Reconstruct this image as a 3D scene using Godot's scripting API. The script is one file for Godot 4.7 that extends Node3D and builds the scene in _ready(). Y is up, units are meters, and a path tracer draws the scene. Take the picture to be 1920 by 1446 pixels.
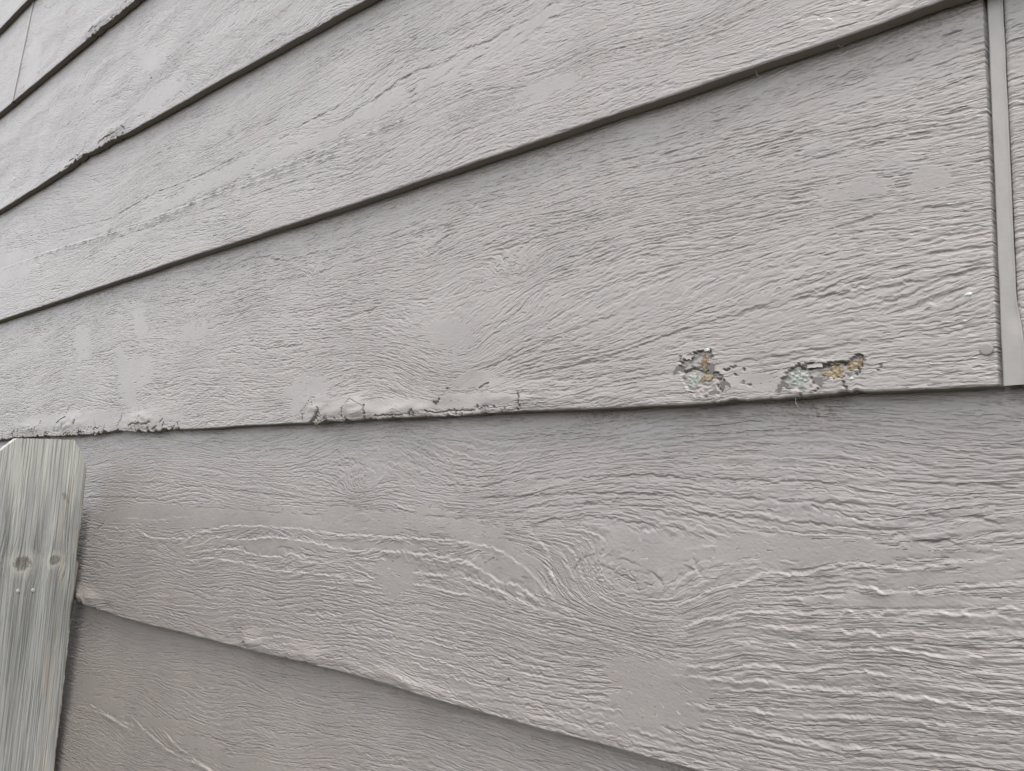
extends Node3D
# A close view along a painted lap-sided house wall: embossed grain boards, rotting lower edge, dog-eared fence picket.

const EYE := 1.72            # camera height above the ground (m)
const EXPOSE := 262.14       # visible height of one course (mm)
const LAP := 12.5            # how far a board leans back over one course (mm)
const THICK := 11.0          # board thickness (mm)
const FIRST := 85.96         # bottom edge of course 5 above the eye (mm)

var STROKES := {
	4: [
		["D",0.5,128.9,[-1633.6,142.4,-1406.9,119.9,-1317.1,126.6,-1244.5,131.6,-1173.7,126.5,-1118.2,125.2,-1043.4,128.4,-1006.9,130.3]],
		["D",0.6,-1,[-958.1,119.6,-928.9,121.9,-888.8,126.2,-849.9,133.2,-812.7,133.9,-769.9,135.2]],
		["D",0.6,129.6,[-765.7,112.4,-733.3,119.4,-707.4,122.3,-682.7,128,-662.3,132.7,-629.8,134.8,-595.3,129.1,-559.2,135.2,-525.2,130.5,-496.8,136.1,-471.6,133.9,-441,141.4]],
		["D",0.6,-1,[-661.6,110.3,-643.9,111.2,-626.9,114.1]],
		["D",0.6,-1,[-609.4,110.1,-588.4,113.9,-569.7,118.1]],
		["D",0.6,-1,[-560.9,110.6,-546.1,116,-519.5,118.6]],
		["D",0.6,-1,[-513.9,114.1,-499.6,114.8,-491.2,121.8,-479.5,123.3]],
		["D",0.6,-1,[-470.1,117.9,-456.9,120.4,-444.2,125.2,-431.2,123.4]],
		["L",0.9,88.5,[-1743.1,114.2,-1410.4,91.1,-1215.2,80.5,-1057.1,87.6,-879.6,84.9,-760,81.7,-645.4,79.4]],
		["L",0.8,-1,[-1946.5,116.3,-1598.9,104.5,-1309.8,90.1,-1055.6,82.3,-877.1,73.7,-757.8,69.9]],
		["D",0.4,62.4,[-1405.5,78.4,-1211.7,70,-1020.3,58.7,-873.1,55.6,-754,49.5]],
		["F",0,70.3,[-1950.2,123,-1523.8,97.8,-1212.3,71.9,-915.7,65.9,-696.9,59.3,-559.2,51.4,-459.7,55.2,-368.5,59,-289.6,49.7]],
		["F",0,189.4,[-2012,234.4,-1438,161.7,-1079.9,169.6,-823.3,187.5,-626.8,193.9]],
		["F",0,22.2,[-1906.5,44.2,-1386.1,28.6,-905.3,21.9,-602.6,17.7,-394.5,17.6,-242.5,15.1,-144,10]],
		["F",0,39.1,[-543,43.6,-458.4,40.6,-384.7,43.5,-289.1,34.7,-200.7,33.2]]],
	5: [
		["F",0,50.1,[-507.8,24.9,-408.7,37.7,-295.8,50.1,-203.4,56.3,-133.1,62.4,-84.2,69.3]],
		["F",0,84.1,[-560.2,44.4,-471.7,60.5,-389,78.7,-311.7,91.7,-231.7,101,-166.6,107.6,-85.9,104.8]],
		["F",0,123.1,[-573,84.1,-516.2,99.5,-439.8,125.5,-365.4,137.8,-289.9,142.1,-204.1,139.4,-85,133.4]],
		["F",0,225.7,[-1894.9,214.1,-1388.7,223,-1043.1,220.8,-839.4,223.8,-695.4,223.5,-530.3,224.8,-343.7,228.8,-204.8,231.8,-84.7,241.1]],
		["F",0,39.5,[-1798.5,40.2,-1139.5,36.4,-758.4,37.3,-648.2,44]],
		["F",0,127.3,[-1845.3,124.6,-1260.9,140.4,-951.4,133.4,-775.2,122.1,-646.7,115.8]],
		["F",0,184.9,[-617.8,177.6,-525.7,183.8,-426.3,185.1,-316,189.8,-204.5,188.1,-83.4,184.8]],
		["F",0,14.3,[-441.3,3.8,-332.3,11.8,-242.4,15.6,-167.1,18.4,-85.7,21.9]],
		["D",0.4,-1,[-196.5,177.4,-166.3,177.7,-131.3,177.9,-99,174.3]],
		["D",0.45,-1,[-181.1,120.3,-152.5,124.3,-125.6,123.5,-88.4,118.9]],
		["D",0.45,-1,[-408.7,37.7,-359.7,45.2,-287,61.2,-203.6,75.4,-152.9,80.2]],
		["D",0.4,-1,[-523.6,41.6,-458.3,54.2,-388.7,73.9,-336.1,83.8]],
		["D",0.45,-1,[-251.9,66.3,-203.6,72.2,-159.8,71.8,-113.9,74,-84,76.2]],
		["D",0.4,-1,[-358.2,20.1,-285.8,27.9,-210.9,31.6,-153.3,35.5]],
		["D",0.5,-1,[-1016.7,228.4,-937.9,234.2,-860,213.2,-793.7,215.6]],
		["D",0.4,-1,[-902.7,191.3,-831.6,187.4,-747,187.2,-689.9,190.3]],
		["D",0.4,-1,[-229.2,201.5,-204.6,201.1,-192.7,199.8]]],
	6: [
		["L",0.55,115.8,[-1165.1,120.2,-1130,112.4,-1088.9,114.7,-1030.9,116.7,-996.9,128.3,-934.5,138.9,-848.6,142.4,-777,142.8,-712.3,140.4,-620.1,142.7,-568.3,143.6,-521.2,143.9,-487.6,141.2,-465.3,134.2,-444.2,123.4,-427.5,113.3,-411.7,101.6,-396.2,93]],
		["L",0.5,113.9,[-1027.8,106.3,-992.2,112,-964.9,123.2,-930.2,122.5,-882.3,124.7,-838,130.4,-791.9,130.6,-748.1,128.5,-703.1,125.6,-667.4,125.2,-650.9,129,-631.5,127.6,-586.6,129.1,-551.6,128,-523.2,126.1,-500.4,120.7,-478.1,112.2,-456.8,110.5,-442.6,105.6,-430.3,99.7]],
		["L",0.45,106.6,[-1008,100.7,-960.4,107.3,-914.9,111.7,-878.4,109,-848,106.7,-805.2,109.8,-791.6,115,-770.3,111.1]],
		["L",0.45,-1,[-1017.9,87.6,-966.6,96.8,-923.3,96.7,-875.3,96.5,-859.5,93.4,-804.7,93.5,-766.9,94.9,-734.8,95.9,-700.5,96.6]],
		["L",0.4,-1,[-769.6,107.6,-737.1,107.2,-707.1,112.9]],
		["L",0.5,110.1,[-591.5,109.7,-571.1,109.9,-549.3,110.8,-517.2,110.2,-494.3,107,-472.7,102.6,-460.1,100.2,-445.8,96.3]],
		["L",0.4,-1,[-592.3,99.4,-562.3,99.6,-533.4,96.5,-510.8,95.9]],
		["L",0.35,-1,[-697.7,96.3,-668.2,95.1,-653.9,96.4]],
		["L",0.5,-1,[-445.8,160,-434.8,150,-424.2,143,-422.9,134.1,-419.2,124.2,-412.9,116.8]],
		["L",0.35,-1,[-1252.6,122.9,-1220.2,117.4]],
		["L",0.3,-1,[-1215.3,137.2,-1122.6,137.4,-1039.8,146]],
		["D",0.45,169.8,[-437.9,165,-409.4,170.8,-382.1,173.7,-364.6,172.7,-340.7,169.5,-323.2,169.9,-299.9,166.9,-282,167,-270.3,162.9,-265.1,160.1]],
		["D",0.5,177.4,[-297.1,177.5,-261,177.8,-233.7,177,-219.4,175.8,-202.2,176.5,-184.2,174.5,-167,174.6,-155.7,174.5,-139.6,175,-135.6,170.2]],
		["D",0.6,-1,[-135.7,165.2,-124.3,168.5,-114.4,169.8,-108.7,165.6,-103,163.4,-97.3,163.8,-91.7,163.6]],
		["D",0.5,-1,[-152.5,171.3,-149.2,169.4,-142.8,172.5,-135.6,170.5]],
		["D",0.45,-1,[-157.9,182,-137.6,182.1]],
		["D",0.45,-1,[-137.6,180.1,-127.1,180.6]],
		["D",0.45,-1,[-127,183.9,-104.4,183.5,-90.3,181.6,-74.8,181.7]],
		["D",0.45,-1,[-92.1,176.1,-81.1,177.9,-74.9,177.6]],
		["L",0.6,158.2,[-294.5,112.5,-283,119.1,-272,124,-263.8,128.6,-252.7,128.1,-243.6,134.5,-234.3,139.7,-226.6,141.1,-217.8,140.1,-202,141.8,-194.8,145.5,-180.7,147.7,-171.5,150.9,-155.9,150.7,-140,151,-124.6,153.2,-116.8,155.4,-108.9,158.2,-103.2,157.1,-96.6,159.2]],
		["L",0.55,146.4,[-170.6,136.6,-163.9,137.2,-152.9,134.3,-145.5,136.6,-135.3,136,-123.1,138.5,-121,141.3,-109.3,141.4,-99.9,143.9,-88.8,144.9,-82.2,147.1,-72.2,147.4]],
		["L",0.45,-1,[-221.4,125.3,-209.1,124.8,-194.7,128.4,-174,127.8]],
		["L",0.55,126,[-293.8,94.1,-285.3,98.2,-275.6,103.2,-257.5,106.8,-249.5,110.7,-235.3,113,-226.2,115.1,-211.2,116.1,-201.8,114.4,-191.2,118,-182.8,114.2,-176,120.8,-167.3,119.4,-161.7,121.7,-157.5,119.5,-151.1,122.9,-142.6,120.3,-135.5,122.8,-123.4,125.7,-111.7,125.5,-102.1,126.6]],
		["L",0.5,-1,[-100.2,131.4,-92,129.6,-87.3,132.3,-74,133.1]],
		["L",0.5,116.5,[-229.8,102.9,-201.7,106.4,-187.7,107.5,-170.7,107,-164.1,110.5,-156.4,107.5,-140.6,112.5,-129.7,111,-106.4,113.8,-104.3,115.9,-74.5,119.7]],
		["L",0.5,96.5,[-246.6,91,-218.4,93.8,-201.7,92,-178.5,96.3,-167.5,96.9,-151.4,99.8,-130.8,100.5,-116.1,100.5,-112.5,97.9]],
		["L",0.5,-1,[-107.6,101.7,-88.2,105.7,-75.1,106.5]],
		["L",0.5,79.7,[-292.8,68.5,-264.7,72.1,-228.3,78.4,-210.9,77.6,-184.2,82.8,-162.1,83.7,-142.3,85.2,-126.1,85.1,-110,84.4]],
		["L",0.5,70.2,[-292.5,61,-251.2,64.1,-228.1,67.9,-210.8,66,-194.5,69.5,-178.5,69.9,-151.7,72.9,-126.3,74.9,-107.5,74.3,-89.3,75,-76.2,76.6]],
		["L",0.45,-1,[-122.1,90.9,-97.5,93.9,-75.4,96.8]],
		["L",0.45,-1,[-108,86.2,-90.8,85.6,-75.8,88.1]],
		["L",0.4,54.1,[-280.3,43.2,-250.7,46.5,-213.1,47.7,-192,52.4,-165.5,56.4,-136.6,60.4,-107.8,61.8,-76.7,64.3]],
		["L",0.4,37,[-261.2,35,-232.4,32.7,-217.7,34.4,-201.3,33.4,-184.2,34.8,-140.8,41.2,-85,47.6]],
		["D",0.4,-1,[-356.1,142.1,-346,139.9,-329.2,135.8,-314.7,129,-311.7,122.5]],
		["D",0.4,-1,[-367.4,134.5,-351.8,129.4,-336.8,124.6,-331.5,117]],
		["D",0.4,-1,[-398.5,123.3,-388.6,137.1,-373.2,144.7]],
		["D",0.4,-1,[-287.8,156.4,-286.6,146.7,-282.4,139.2]],
		["L",0.4,-1,[-286.2,146.7,-285.4,137.8,-293,130.5,-303.2,126.8]],
		["L",0.35,-1,[-282.5,154.4,-272.2,156.6,-265,155.9]],
		["L",0.16,-1,[-749.9,172.1,-725.6,196.4,-704.9,211.3,-683,216,-664.1,208.6,-651,191.8,-633.8,178.4,-596.2,168.9]],
		["L",0.16,-1,[-712.4,176.1,-702.3,196.7,-685.7,205.6,-669.2,197.2,-659.5,180.5]],
		["L",0.16,-1,[-708.7,156,-696.1,162.3,-674.2,164.8,-658.6,159.9,-662.9,149.7,-684.2,145.8,-700.4,150.7]],
		["D",0.45,-1,[-1351.2,164.6,-1238.8,167.5,-1137.2,167,-1066.4,161.6,-1041.7,152.3]],
		["D",0.4,-1,[-1043.9,159.4,-911.7,160.5,-830.2,158.9,-747.5,159.7]],
		["D",0.4,-1,[-624.8,173.2,-592,166.4,-532.8,165.2,-466.9,168.9]],
		["D",0.4,-1,[-1360.6,187.6,-1129.2,190.8,-917.6,183.6,-791.4,177]],
		["D",0.4,-1,[-507.6,184.5,-387.2,192.2,-288.7,192.3,-207.1,190.6,-138.4,189.2]],
		["D",0.4,-1,[-445.4,202.7,-336.3,208.2,-226.3,203.3,-138.2,204.6,-79.4,202.2]],
		["D",0.4,-1,[-473.9,175.8,-386.5,183.3,-311.1,183.5]],
		["F",0,224.6,[-1373.1,217.9,-1138.6,219.2,-925.9,216.1,-800.3,218.6,-731.8,229.3,-677.8,237.5,-616.8,228.2,-511.7,221,-389.6,226,-246.8,227.7,-78.4,229.4]],
		["F",0,176,[-1357.1,179,-1050.8,182.4,-855.9,173.3,-749.3,169.1]],
		["F",0,181.5,[-608.7,173.7,-506.1,171.2,-443.1,176.9,-335.2,187,-207.1,188.8,-79.8,191.1]],
		["F",0,61,[-1299,37.4,-1084,53.3,-887.3,65.2,-729.5,69.2,-563.3,69.4,-463,67.8,-388.7,65]],
		["F",0,29.2,[-1233.6,12.6,-935.8,18.7,-721.5,28.5,-558.1,31.2,-430.5,37.6,-327.8,46.5]],
		["F",0,14.4,[-818.1,12.6,-632.4,17.5,-488.4,14.7,-374.6,14.5,-242.2,12.6]]],
	7: [
		["L",0.45,119.1,[-1297.3,116.4,-1261.2,120,-1202.6,120.8,-1146.4,118.2,-1114.1,117]],
		["D",0.35,-1,[-1257.8,138.6,-1163.3,150.8,-1114.6,149.1]],
		["L",0.4,-1,[-1259.2,137.6,-1257.8,125.1,-1180.6,121.4,-1116.2,122.8]],
		["L",0.5,118.3,[-1124.3,132.2,-1085.7,123.4,-1043.7,116.8,-1004.5,112.4,-952,113.3,-911.1,113.6,-864.9,116.1]],
		["L",0.5,-1,[-1029.8,130.8,-999.3,121.7,-962.2,117.2,-923.3,113.7]],
		["F",0,240.4,[-1336.7,222.7,-1081.2,230.6,-828.7,238.3,-641.6,246,-496.8,250.2,-356.5,254.5]],
		["F",0,193.6,[-1311.4,163.1,-1065.1,181.8,-819.1,197.6,-635.5,209.3,-492.9,216.3]],
		["F",0,90.8,[-1295.9,82,-1156.7,89,-1036.6,95.1,-982.3,97.2]],
		["D",0.35,-1,[-1110.3,136.9,-1039.9,149,-986.8,155.3]],
		["D",0.35,-1,[-1013.9,133.3,-945.1,146.1,-885.7,151.1]]],
}
var CRACKS := [
	[5,1.3,3,[-752.6,-2,-757.8,4.3,-753,10.3,-756.7,18.5]],
	[5,2.2,4,[-768.1,0.4,-760.2,6.3,-755.8,14.1]],
	[5,1,2,[-786.4,4.1,-787,11.7]],
	[5,1.3,3,[-673.6,-2.8,-672.2,4.7,-675.2,11.8,-675.1,16.5]],
	[5,1,2,[-709.4,-1,-711.9,7.4,-711.3,14.6]],
	[5,0.7,1.2,[-791.4,13.2,-780.7,21.5,-773.5,31.9,-765,30.2]],
	[5,0.6,1,[-712.3,14.7,-701.1,24.9,-690.4,21.4,-676.7,15.4]],
	[5,0.6,1,[-774.3,30.7,-766.8,19]],
	[5,1.3,3,[-600.7,-2.5,-602.5,4.2,-599,7.9,-595.2,3.3,-597.7,-1.5]],
	[5,1.2,3,[-576.9,-0.1,-577.7,5.8]],
	[5,1.1,3,[-538.6,1,-540,6.3]],
	[5,1.1,2.5,[-458.2,1.2,-456.7,5,-458.3,8,-458.2,13.9,-460.5,17.5]],
	[5,1.2,2,[-566.7,14,-562.7,17.5]],
	[5,1,1.5,[-509.3,26,-502.8,28.7,-497.4,29.4]],
	[5,0.7,1.2,[-551.6,23.9,-552.3,28.7]],
	[5,0.9,1.5,[-657.1,3.5,-641.8,4.1,-626.5,2.3,-612.7,2.9]],
	[5,0.9,1.5,[-577.7,5.8,-568.4,3.8,-540.6,5.3,-512.2,3.5]],
	[5,2.2,3,[-1693.9,10.9,-1692.2,18]],
	[5,2.2,3,[-1585.7,24.8,-1586.1,30.7]],
	[5,2.2,3,[-1607.1,11.7,-1605.3,18.5]],
	[5,2.2,3,[-1518.7,11.3,-1516.2,15.9]],
	[5,2.2,3,[-1482.1,12.2,-1483.6,20.6]],
	[5,2.2,3,[-1434.8,20.9,-1433.1,27.2]],
	[5,2.2,3,[-1723.2,8.5,-1712.4,14.4]],
	[5,1.6,2.5,[-1511.1,25.2,-1493.4,32.1,-1476.6,35.3]],
	[5,1.2,2,[-1477.6,42.8,-1470.8,52.8]],
	[5,1.2,2.5,[-1269.1,7.9,-1260.5,19.4,-1263.2,36.2]],
	[5,1.8,3,[-1231.6,9.3,-1215.5,13.7,-1193.7,10.6,-1172.7,13.1,-1160.9,12.7]],
	[5,1.5,2.5,[-1134.9,12.6,-1127,17.8]],
	[5,1.6,3,[-1124.5,5.3,-1121.3,9.9]],
	[5,0.8,1.2,[-1317,9.3,-1314.6,23]],
	[5,0.8,1,[-1365.2,10.7,-1367.2,20.4]],
	[5,0.8,1,[-1348.9,10.2,-1354.1,18.2]],
	[5,0.8,1.2,[-297.6,38.2,-298.2,28.9,-293.9,25.6]],
	[5,0.7,1.2,[-203,4.8,-201.9,0.2]],
	[5,1,2,[-173.7,7.1,-170.6,-0.4]],
	[5,0.6,1,[-150.1,19.6,-149.2,16.2,-150.8,14.6]],
	[5,1.3,2.2,[-256.3,24.3,-255.5,25.1]],
	[5,1.3,2.2,[-252.1,25.2,-251.7,26]],
	[5,1.3,2.2,[-245.4,22.6,-244.6,23.4]],
	[5,1.3,2.2,[-251.2,19,-250.7,19]],
	[5,1.3,2.2,[-245.6,13,-245.2,13.4]],
	[5,1.3,2.2,[-240.2,11.5,-239.8,11.4]],
	[5,1.3,2.2,[-260.2,24.6,-258.4,23.7]],
	[6,0.9,1.5,[-868.9,2.6,-865.4,6.7,-858.9,8.2]],
	[6,0.7,1,[-863.8,9.3,-852.8,1.8]],
	[6,1.5,1.2,[-458,30.5,-456.8,31.1]],
	[6,0.8,1,[-1307.9,116.1,-1295.2,122.4,-1286.3,128.6]],
	[3,2,3,[-1384.9,11.8,-1396.7,21.4]],
	[3,1.6,2.5,[-1489.9,10.5,-1476,15.1,-1446.7,13.1,-1421.3,14.2]],
	[3,1.6,2.5,[-1647.1,29,-1646.5,33.3]],
	[3,1.5,2,[-1616.7,12,-1579.1,11]],
	[2,1.5,2,[-1609.1,16.4,-1600.8,20.3,-1569,13.7]],
	[2,1.5,2,[-1456,17.2,-1444.9,22.6]],
	[4,1,1,[-594.9,-2.6,-589.5,-0.3]],
	[3,2,2,[-1311.3,89.5,-1308.8,87.6]],
	[5,0.9,1.8,[-293.4,25.5,-285.8,27.9,-277.6,24.3,-267.8,19.4,-262.5,17]],
	[5,1.1,2,[-265.4,13.1,-261,7.5]],
	[5,1.1,2,[-210.7,18,-205.1,22.2,-198.7,19.4,-192,20.8,-181.1,20.3,-167.1,20.6]],
	[5,0.8,1.6,[-195.7,13.8,-192.7,7.2]],
	[5,0.8,1.4,[-191.9,2.6,-185.4,9.4]],
	[5,1.2,2.2,[-165.3,18.3,-163,14.4,-164.3,11.6]]]
# smooth filled or paint-flooded patches: board, centre x, v (mm), inverse axes
var PATCHES := [
	[6,-906.5,149.9,0.00230,0.00035,0.00145,-0.06389],
	[6,-1101.5,146.4,0.00414,0.00130,0.00246,-0.06286],
	[6,-615,104.6,0.03138,0.00484,0.00418,-0.04828],
	[6,-316,45.3,0.02228,-0.00802,-0.00432,-0.03348],
	[6,-217.5,157.5,0.01033,-0.00029,0.00318,-0.09935],
	[6,-510.6,149.8,0.01001,-0.00509,-0.02388,-0.08803],
	[6,-90.3,159.4,0.03311,-0.00213,0.00433,-0.12394],
	[6,-320.2,146.3,0.02659,0.00126,0.00580,-0.08254],
	[6,-126.1,145.3,0.02380,-0.00051,0.01969,-0.22221],
	[6,-766.1,126.5,0.00397,0.00053,0.00906,-0.21894],
	[6,-143.3,129.7,0.01787,-0.00029,0.02723,-0.25692],
	[6,-463.8,127.4,0.02371,-0.01846,-0.03577,-0.08438],
	[5,-1226.7,101.4,0.02183,0.00766,-0.00296,-0.03743],
	[5,-1261.4,80.2,0.03446,0.02746,0.00052,-0.01529],
	[5,-1249.5,173.9,0.04392,0.03299,-0.00040,-0.02900],
	[5,-558.9,82.6,0.02567,0.00327,-0.00610,-0.05695],
	[5,-785.2,37,0.02286,0.00473,-0.00257,-0.04395],
	[5,-1461.9,164.9,0.02513,0.01058,-0.00311,-0.03098],
	[5,-509.7,32.8,0.02915,0.00329,-0.00606,-0.08806],
	[5,-1080.4,142.2,0.02240,0.02061,0.00493,-0.05665],
	[5,-167.1,147.2,0.04038,0.00841,0.00447,-0.11038],
	[5,-117.4,143.1,0.07059,0.01273,0.00475,-0.09938],
	[5,-675.3,14,0.00712,0.00192,-0.00002,-0.12266],
	[5,-1188.3,18.3,0.00988,0.00485,-0.00019,-0.07717],
	[5,-516.6,13.9,0.01612,0.00335,-0.00001,-0.13784],
	[5,-220.8,12.8,0.02143,0.00140,-0.00234,-0.14299],
	[5,-1451.4,27,0.00356,0.00194,-0.00075,-0.05512],
	[4,-1541.7,107.3,0.00579,0.00622,-0.00404,-0.12131],
	[4,-1176.8,97.8,0.00812,0.00851,0.00500,-0.10353],
	[4,-1021.7,100.9,0.01097,0.01030,0.00570,-0.11237],
	[4,-889.9,100.2,0.01277,0.01112,0.00844,-0.11993],
	[4,-776.7,101.8,0.01467,0.01220,0.01225,-0.11306],
	[4,-687.3,106.4,0.01922,0.01545,0.01457,-0.09742],
	[4,-576.1,115.4,0.02261,0.01616,0.01633,-0.10542],
	[4,-501,119,0.02532,0.01705,0.01867,-0.10183],
	[4,-467.6,129.8,0.02284,0.01542,0.01877,-0.08248],
	[4,-707.3,112.6,0.01874,0.01527,0.01648,-0.11484],
	[4,-1097.5,107,0.00359,0.00372,0.01031,-0.11798],
	[4,-592.2,114.6,0.02216,0.01532,0.01040,-0.09172],
	[4,-1887.5,111.1,0.00700,0.01021,0.00028,-0.02366],
	[4,-447.4,50.7,0.02767,0.01226,-0.00168,-0.10257],
	[3,-1333.6,133.8,0.02050,0.00698,-0.01421,-0.03934],
	[3,-1266.6,39.5,0.01065,0.01229,0.00200,-0.03771],
	[2,-1929.1,67.3,0.02217,0.00206,-0.00538,-0.01297],
	[7,-1201.4,133.7,0.01508,-0.00909,-0.00110,-0.09636],
	[7,-1055.2,140.9,0.01295,0.00172,0.02334,-0.15309],
	[7,-950.7,134.3,0.01557,-0.00620,0.00380,-0.11476],
	[7,-838.7,134,0.01661,-0.00649,0.00390,-0.10843],
	[7,-1285.1,144.4,0.02648,0.01105,0.00750,-0.04419]]
var BULGES := [
	[5,-1191,18.6,45,14,2.5],
	[5,-715,13.6,40,14,1.6],
	[5,-764,15.8,22,16,1.8],
	[5,-687,11.1,18,14,2],
	[5,-630,7,30,10,1.8],
	[5,-586,7.8,26,14,2],
	[5,-556,9.1,20,10,-1.2],
	[5,-467,9.9,30,14,1.6],
	[5,-395,8.6,60,12,1.4],
	[5,-272,4.1,40,14,1.2],
	[5,-230,5.7,18,18,-1.2],
	[5,-196,3.6,30,12,1],
	[5,-1456,23.4,60,16,2.2],
	[5,-1621,19,60,12,1.6],
	[5,-518,26.6,22,12,-0.9],
	[5,-497,21.7,18,10,0.9],
	[6,-1306,8.8,45,12,4],
	[6,-1231,5.3,20,9,-1.5],
	[6,-850,8.2,22,10,2.2],
	[6,-879,10.3,14,12,-1.2],
	[6,-736,7.2,70,10,1.6],
	[6,-599,7.8,34,8,1.3],
	[6,-554,3.3,34,8,1.4],
	[6,-699,4.8,25,7,-1],
	[3,-1435,22.3,60,14,2.5],
	[2,-1578,22.9,60,12,2],
	[6,-1310,121.7,10,10,-1.2],
	[5,-588,80.1,20,14,0.3]]
# knots that the grain runs round: board, centre x, v, radii, push (mm)
var KNOTS := [
	[6,-683,191.3,29.6,17,14],
	[6,-357,124.9,38.6,21.4,17],
	[6,-683,155.5,22.6,8.4,6],
	[5,-1103,171.5,37.7,13.4,10],
	[5,-798,185.5,28.2,12.6,14],
	[5,-476,139.2,32.6,16.1,16],
	[4,-916,12.9,25.9,11,8],
	[5,-602,180.7,24.5,12.2,8],
	[3,-1323,135.1,47.3,20.8,12]]


# measured waviness of the bottom edges: course -> x, offset pairs (mm)
var EDGES := {
	1: [-2300,-5, -2197,-5, -2022,-1.2, -1500,2, 1500,0],
	2: [-3000,0, -2094,0.3, -1900,4, -1621,9.2, -1409,10.8, -900,6, 1500,0],
	3: [-3000,-3, -1986,-3, -1800,1, -1639,4.3, -1566,9.8, -1451,8.2, -1366,4.3, -1148,2.2, -777,-2.5, -732,-4, 1500,0],
	4: [-3000,-6, -1879,-6.2, -1101,-4.2, -744,-5.4, -500,-3.5, -297,-1.7, -157,-0.3, -104,1.5, 1500,2],
	5: [-3000,3, -1777,2.4, -1693,4.8, -1469,3.5, -1381,3.1, -1329,4.4, -1269,7.1, -1222,3.6, -1159,1.6, -1099,3, -1048,2.3, -878,2.7, -713,1.5, -458,1.2, -294,-0.6, -140,1.4, -83,0.5, 1500,0],
	6: [-3000,5, -1340,5.2, -1303,1.9, -1252,-0.2, -1171,-2.8, -897,-0.7, -680,2.2, -442,-1.5, -290,-1.3, 1500,0],
}
# stretches where the bottom edge is broken or crumbling: course, from, to (mm), roughness
var RAGGED := [[5, -1800, -1060, 1.5], [5, -770, -610, 1.1], [5, -610, -440, 0.6], [3, -1680, -1360, 2.2], [2, -1640, -1380, 1.8], [6, -1400, -1230, 1.0], [6, -900, -700, 0.5], [5, -290, -140, 0.7]]

var noise := FastNoiseLite.new()
var paint: StandardMaterial3D
var plain_paint: StandardMaterial3D
var dull_paint: StandardMaterial3D
var built := {}

func splits() -> void:
	var r := RandomNumberGenerator.new()
	r.seed = 5
	for q in [[5, -1760.0, -1080.0, 30, 16.0], [5, -780.0, -690.0, 3, 10.0], [5, -620.0, -440.0, 4, 7.0], [3, -1640.0, -1380.0, 14, 12.0], [2, -1640.0, -1400.0, 10, 10.0], [6, -1390.0, -1250.0, 4, 7.0]]:
		for i in q[3]:
			var x := r.randf_range(q[1], q[2])
			var v := r.randf_range(-1.0, 3.0) if r.randf() < 0.75 else r.randf_range(3.0, q[4])
			var tall: float = r.randf_range(0.2, 1.0) * q[4] * 0.6
			var lean := r.randf_range(-0.8, 0.9)
			var p := [x, v, x + tall * lean * 0.6 + r.randf_range(-1.5, 1.5), v + tall * 0.5, x + tall * lean, v + tall]
			if r.randf() < 0.35: p = [x, v + 2.0, x + r.randf_range(3, 9), v + 3.0 + r.randf_range(-1.5, 1.5), x + r.randf_range(9, 18), v + 2.0 + r.randf_range(-2, 2)]
			CRACKS.append([q[0], r.randf_range(0.8, 1.6), r.randf_range(1.6, 3.6), p])

func _ready() -> void:
	splits()
	noise.seed = 7
	noise.noise_type = FastNoiseLite.TYPE_SIMPLEX_SMOOTH
	noise.frequency = 1.0
	noise.fractal_type = FastNoiseLite.FRACTAL_NONE
	view_and_light()
	materials()
	ground()
	house_wall()
	fence()
	lint()

# ---------------------------------------------------------------- camera, sky, sun
func view_and_light() -> void:
	var cam := Camera3D.new()
	cam.name = "camera"
	cam.fov = 51.6
	cam.near = 0.02
	cam.far = 500.0
	cam.transform = Transform3D(Basis(Vector3(0.765881, 0.045315, -0.641383), Vector3(0.063922, 0.987206, 0.146078), Vector3(0.639797, -0.152877, 0.753186)).orthonormalized(), Vector3(0, EYE, 0.55))
	add_child(cam)
	cam.make_current()
	var env := Environment.new()
	env.background_mode = Environment.BG_SKY
	var sky := Sky.new()
	var sm := ProceduralSkyMaterial.new()
	sm.sky_top_color = Color(0.87, 0.89, 0.92)
	sm.sky_horizon_color = Color(0.81, 0.83, 0.85)
	sm.sky_curve = 0.2
	sm.ground_horizon_color = Color(0.45, 0.45, 0.42)
	sm.ground_bottom_color = Color(0.30, 0.30, 0.27)
	sm.sky_energy_multiplier = 1.0
	sky.sky_material = sm
	env.sky = sky
	env.tonemap_mode = Environment.TONE_MAPPER_LINEAR
	env.tonemap_exposure = 3.0
	env.sdfgi_enabled = true
	env.ssao_enabled = true
	env.ssil_enabled = true
	var we := WorldEnvironment.new()
	we.name = "sky"
	we.environment = env
	add_child(we)
	var sun := DirectionalLight3D.new()
	sun.name = "sun"
	sun.light_energy = 0.34
	sun.light_angular_distance = 24.0
	sun.light_color = Color(1.0, 0.985, 0.965)
	sun.shadow_enabled = true
	sun.look_at_from_position(Vector3(0.55, 2.5, 0.62), Vector3.ZERO)
	add_child(sun)

# ---------------------------------------------------------------- helpers
func tag(o: Node, label: String, category := "", kind := "", group := "") -> void:
	if label: o.set_meta("label", label)
	if category: o.set_meta("category", category)
	if kind: o.set_meta("kind", kind)
	if group: o.set_meta("group", group)

func obj(called: String, mesh: Mesh, m: Material, parent: Node) -> MeshInstance3D:
	var o := MeshInstance3D.new()
	o.name = called
	o.mesh = mesh
	if m: o.material_override = m
	parent.add_child(o, true)
	return o

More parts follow.
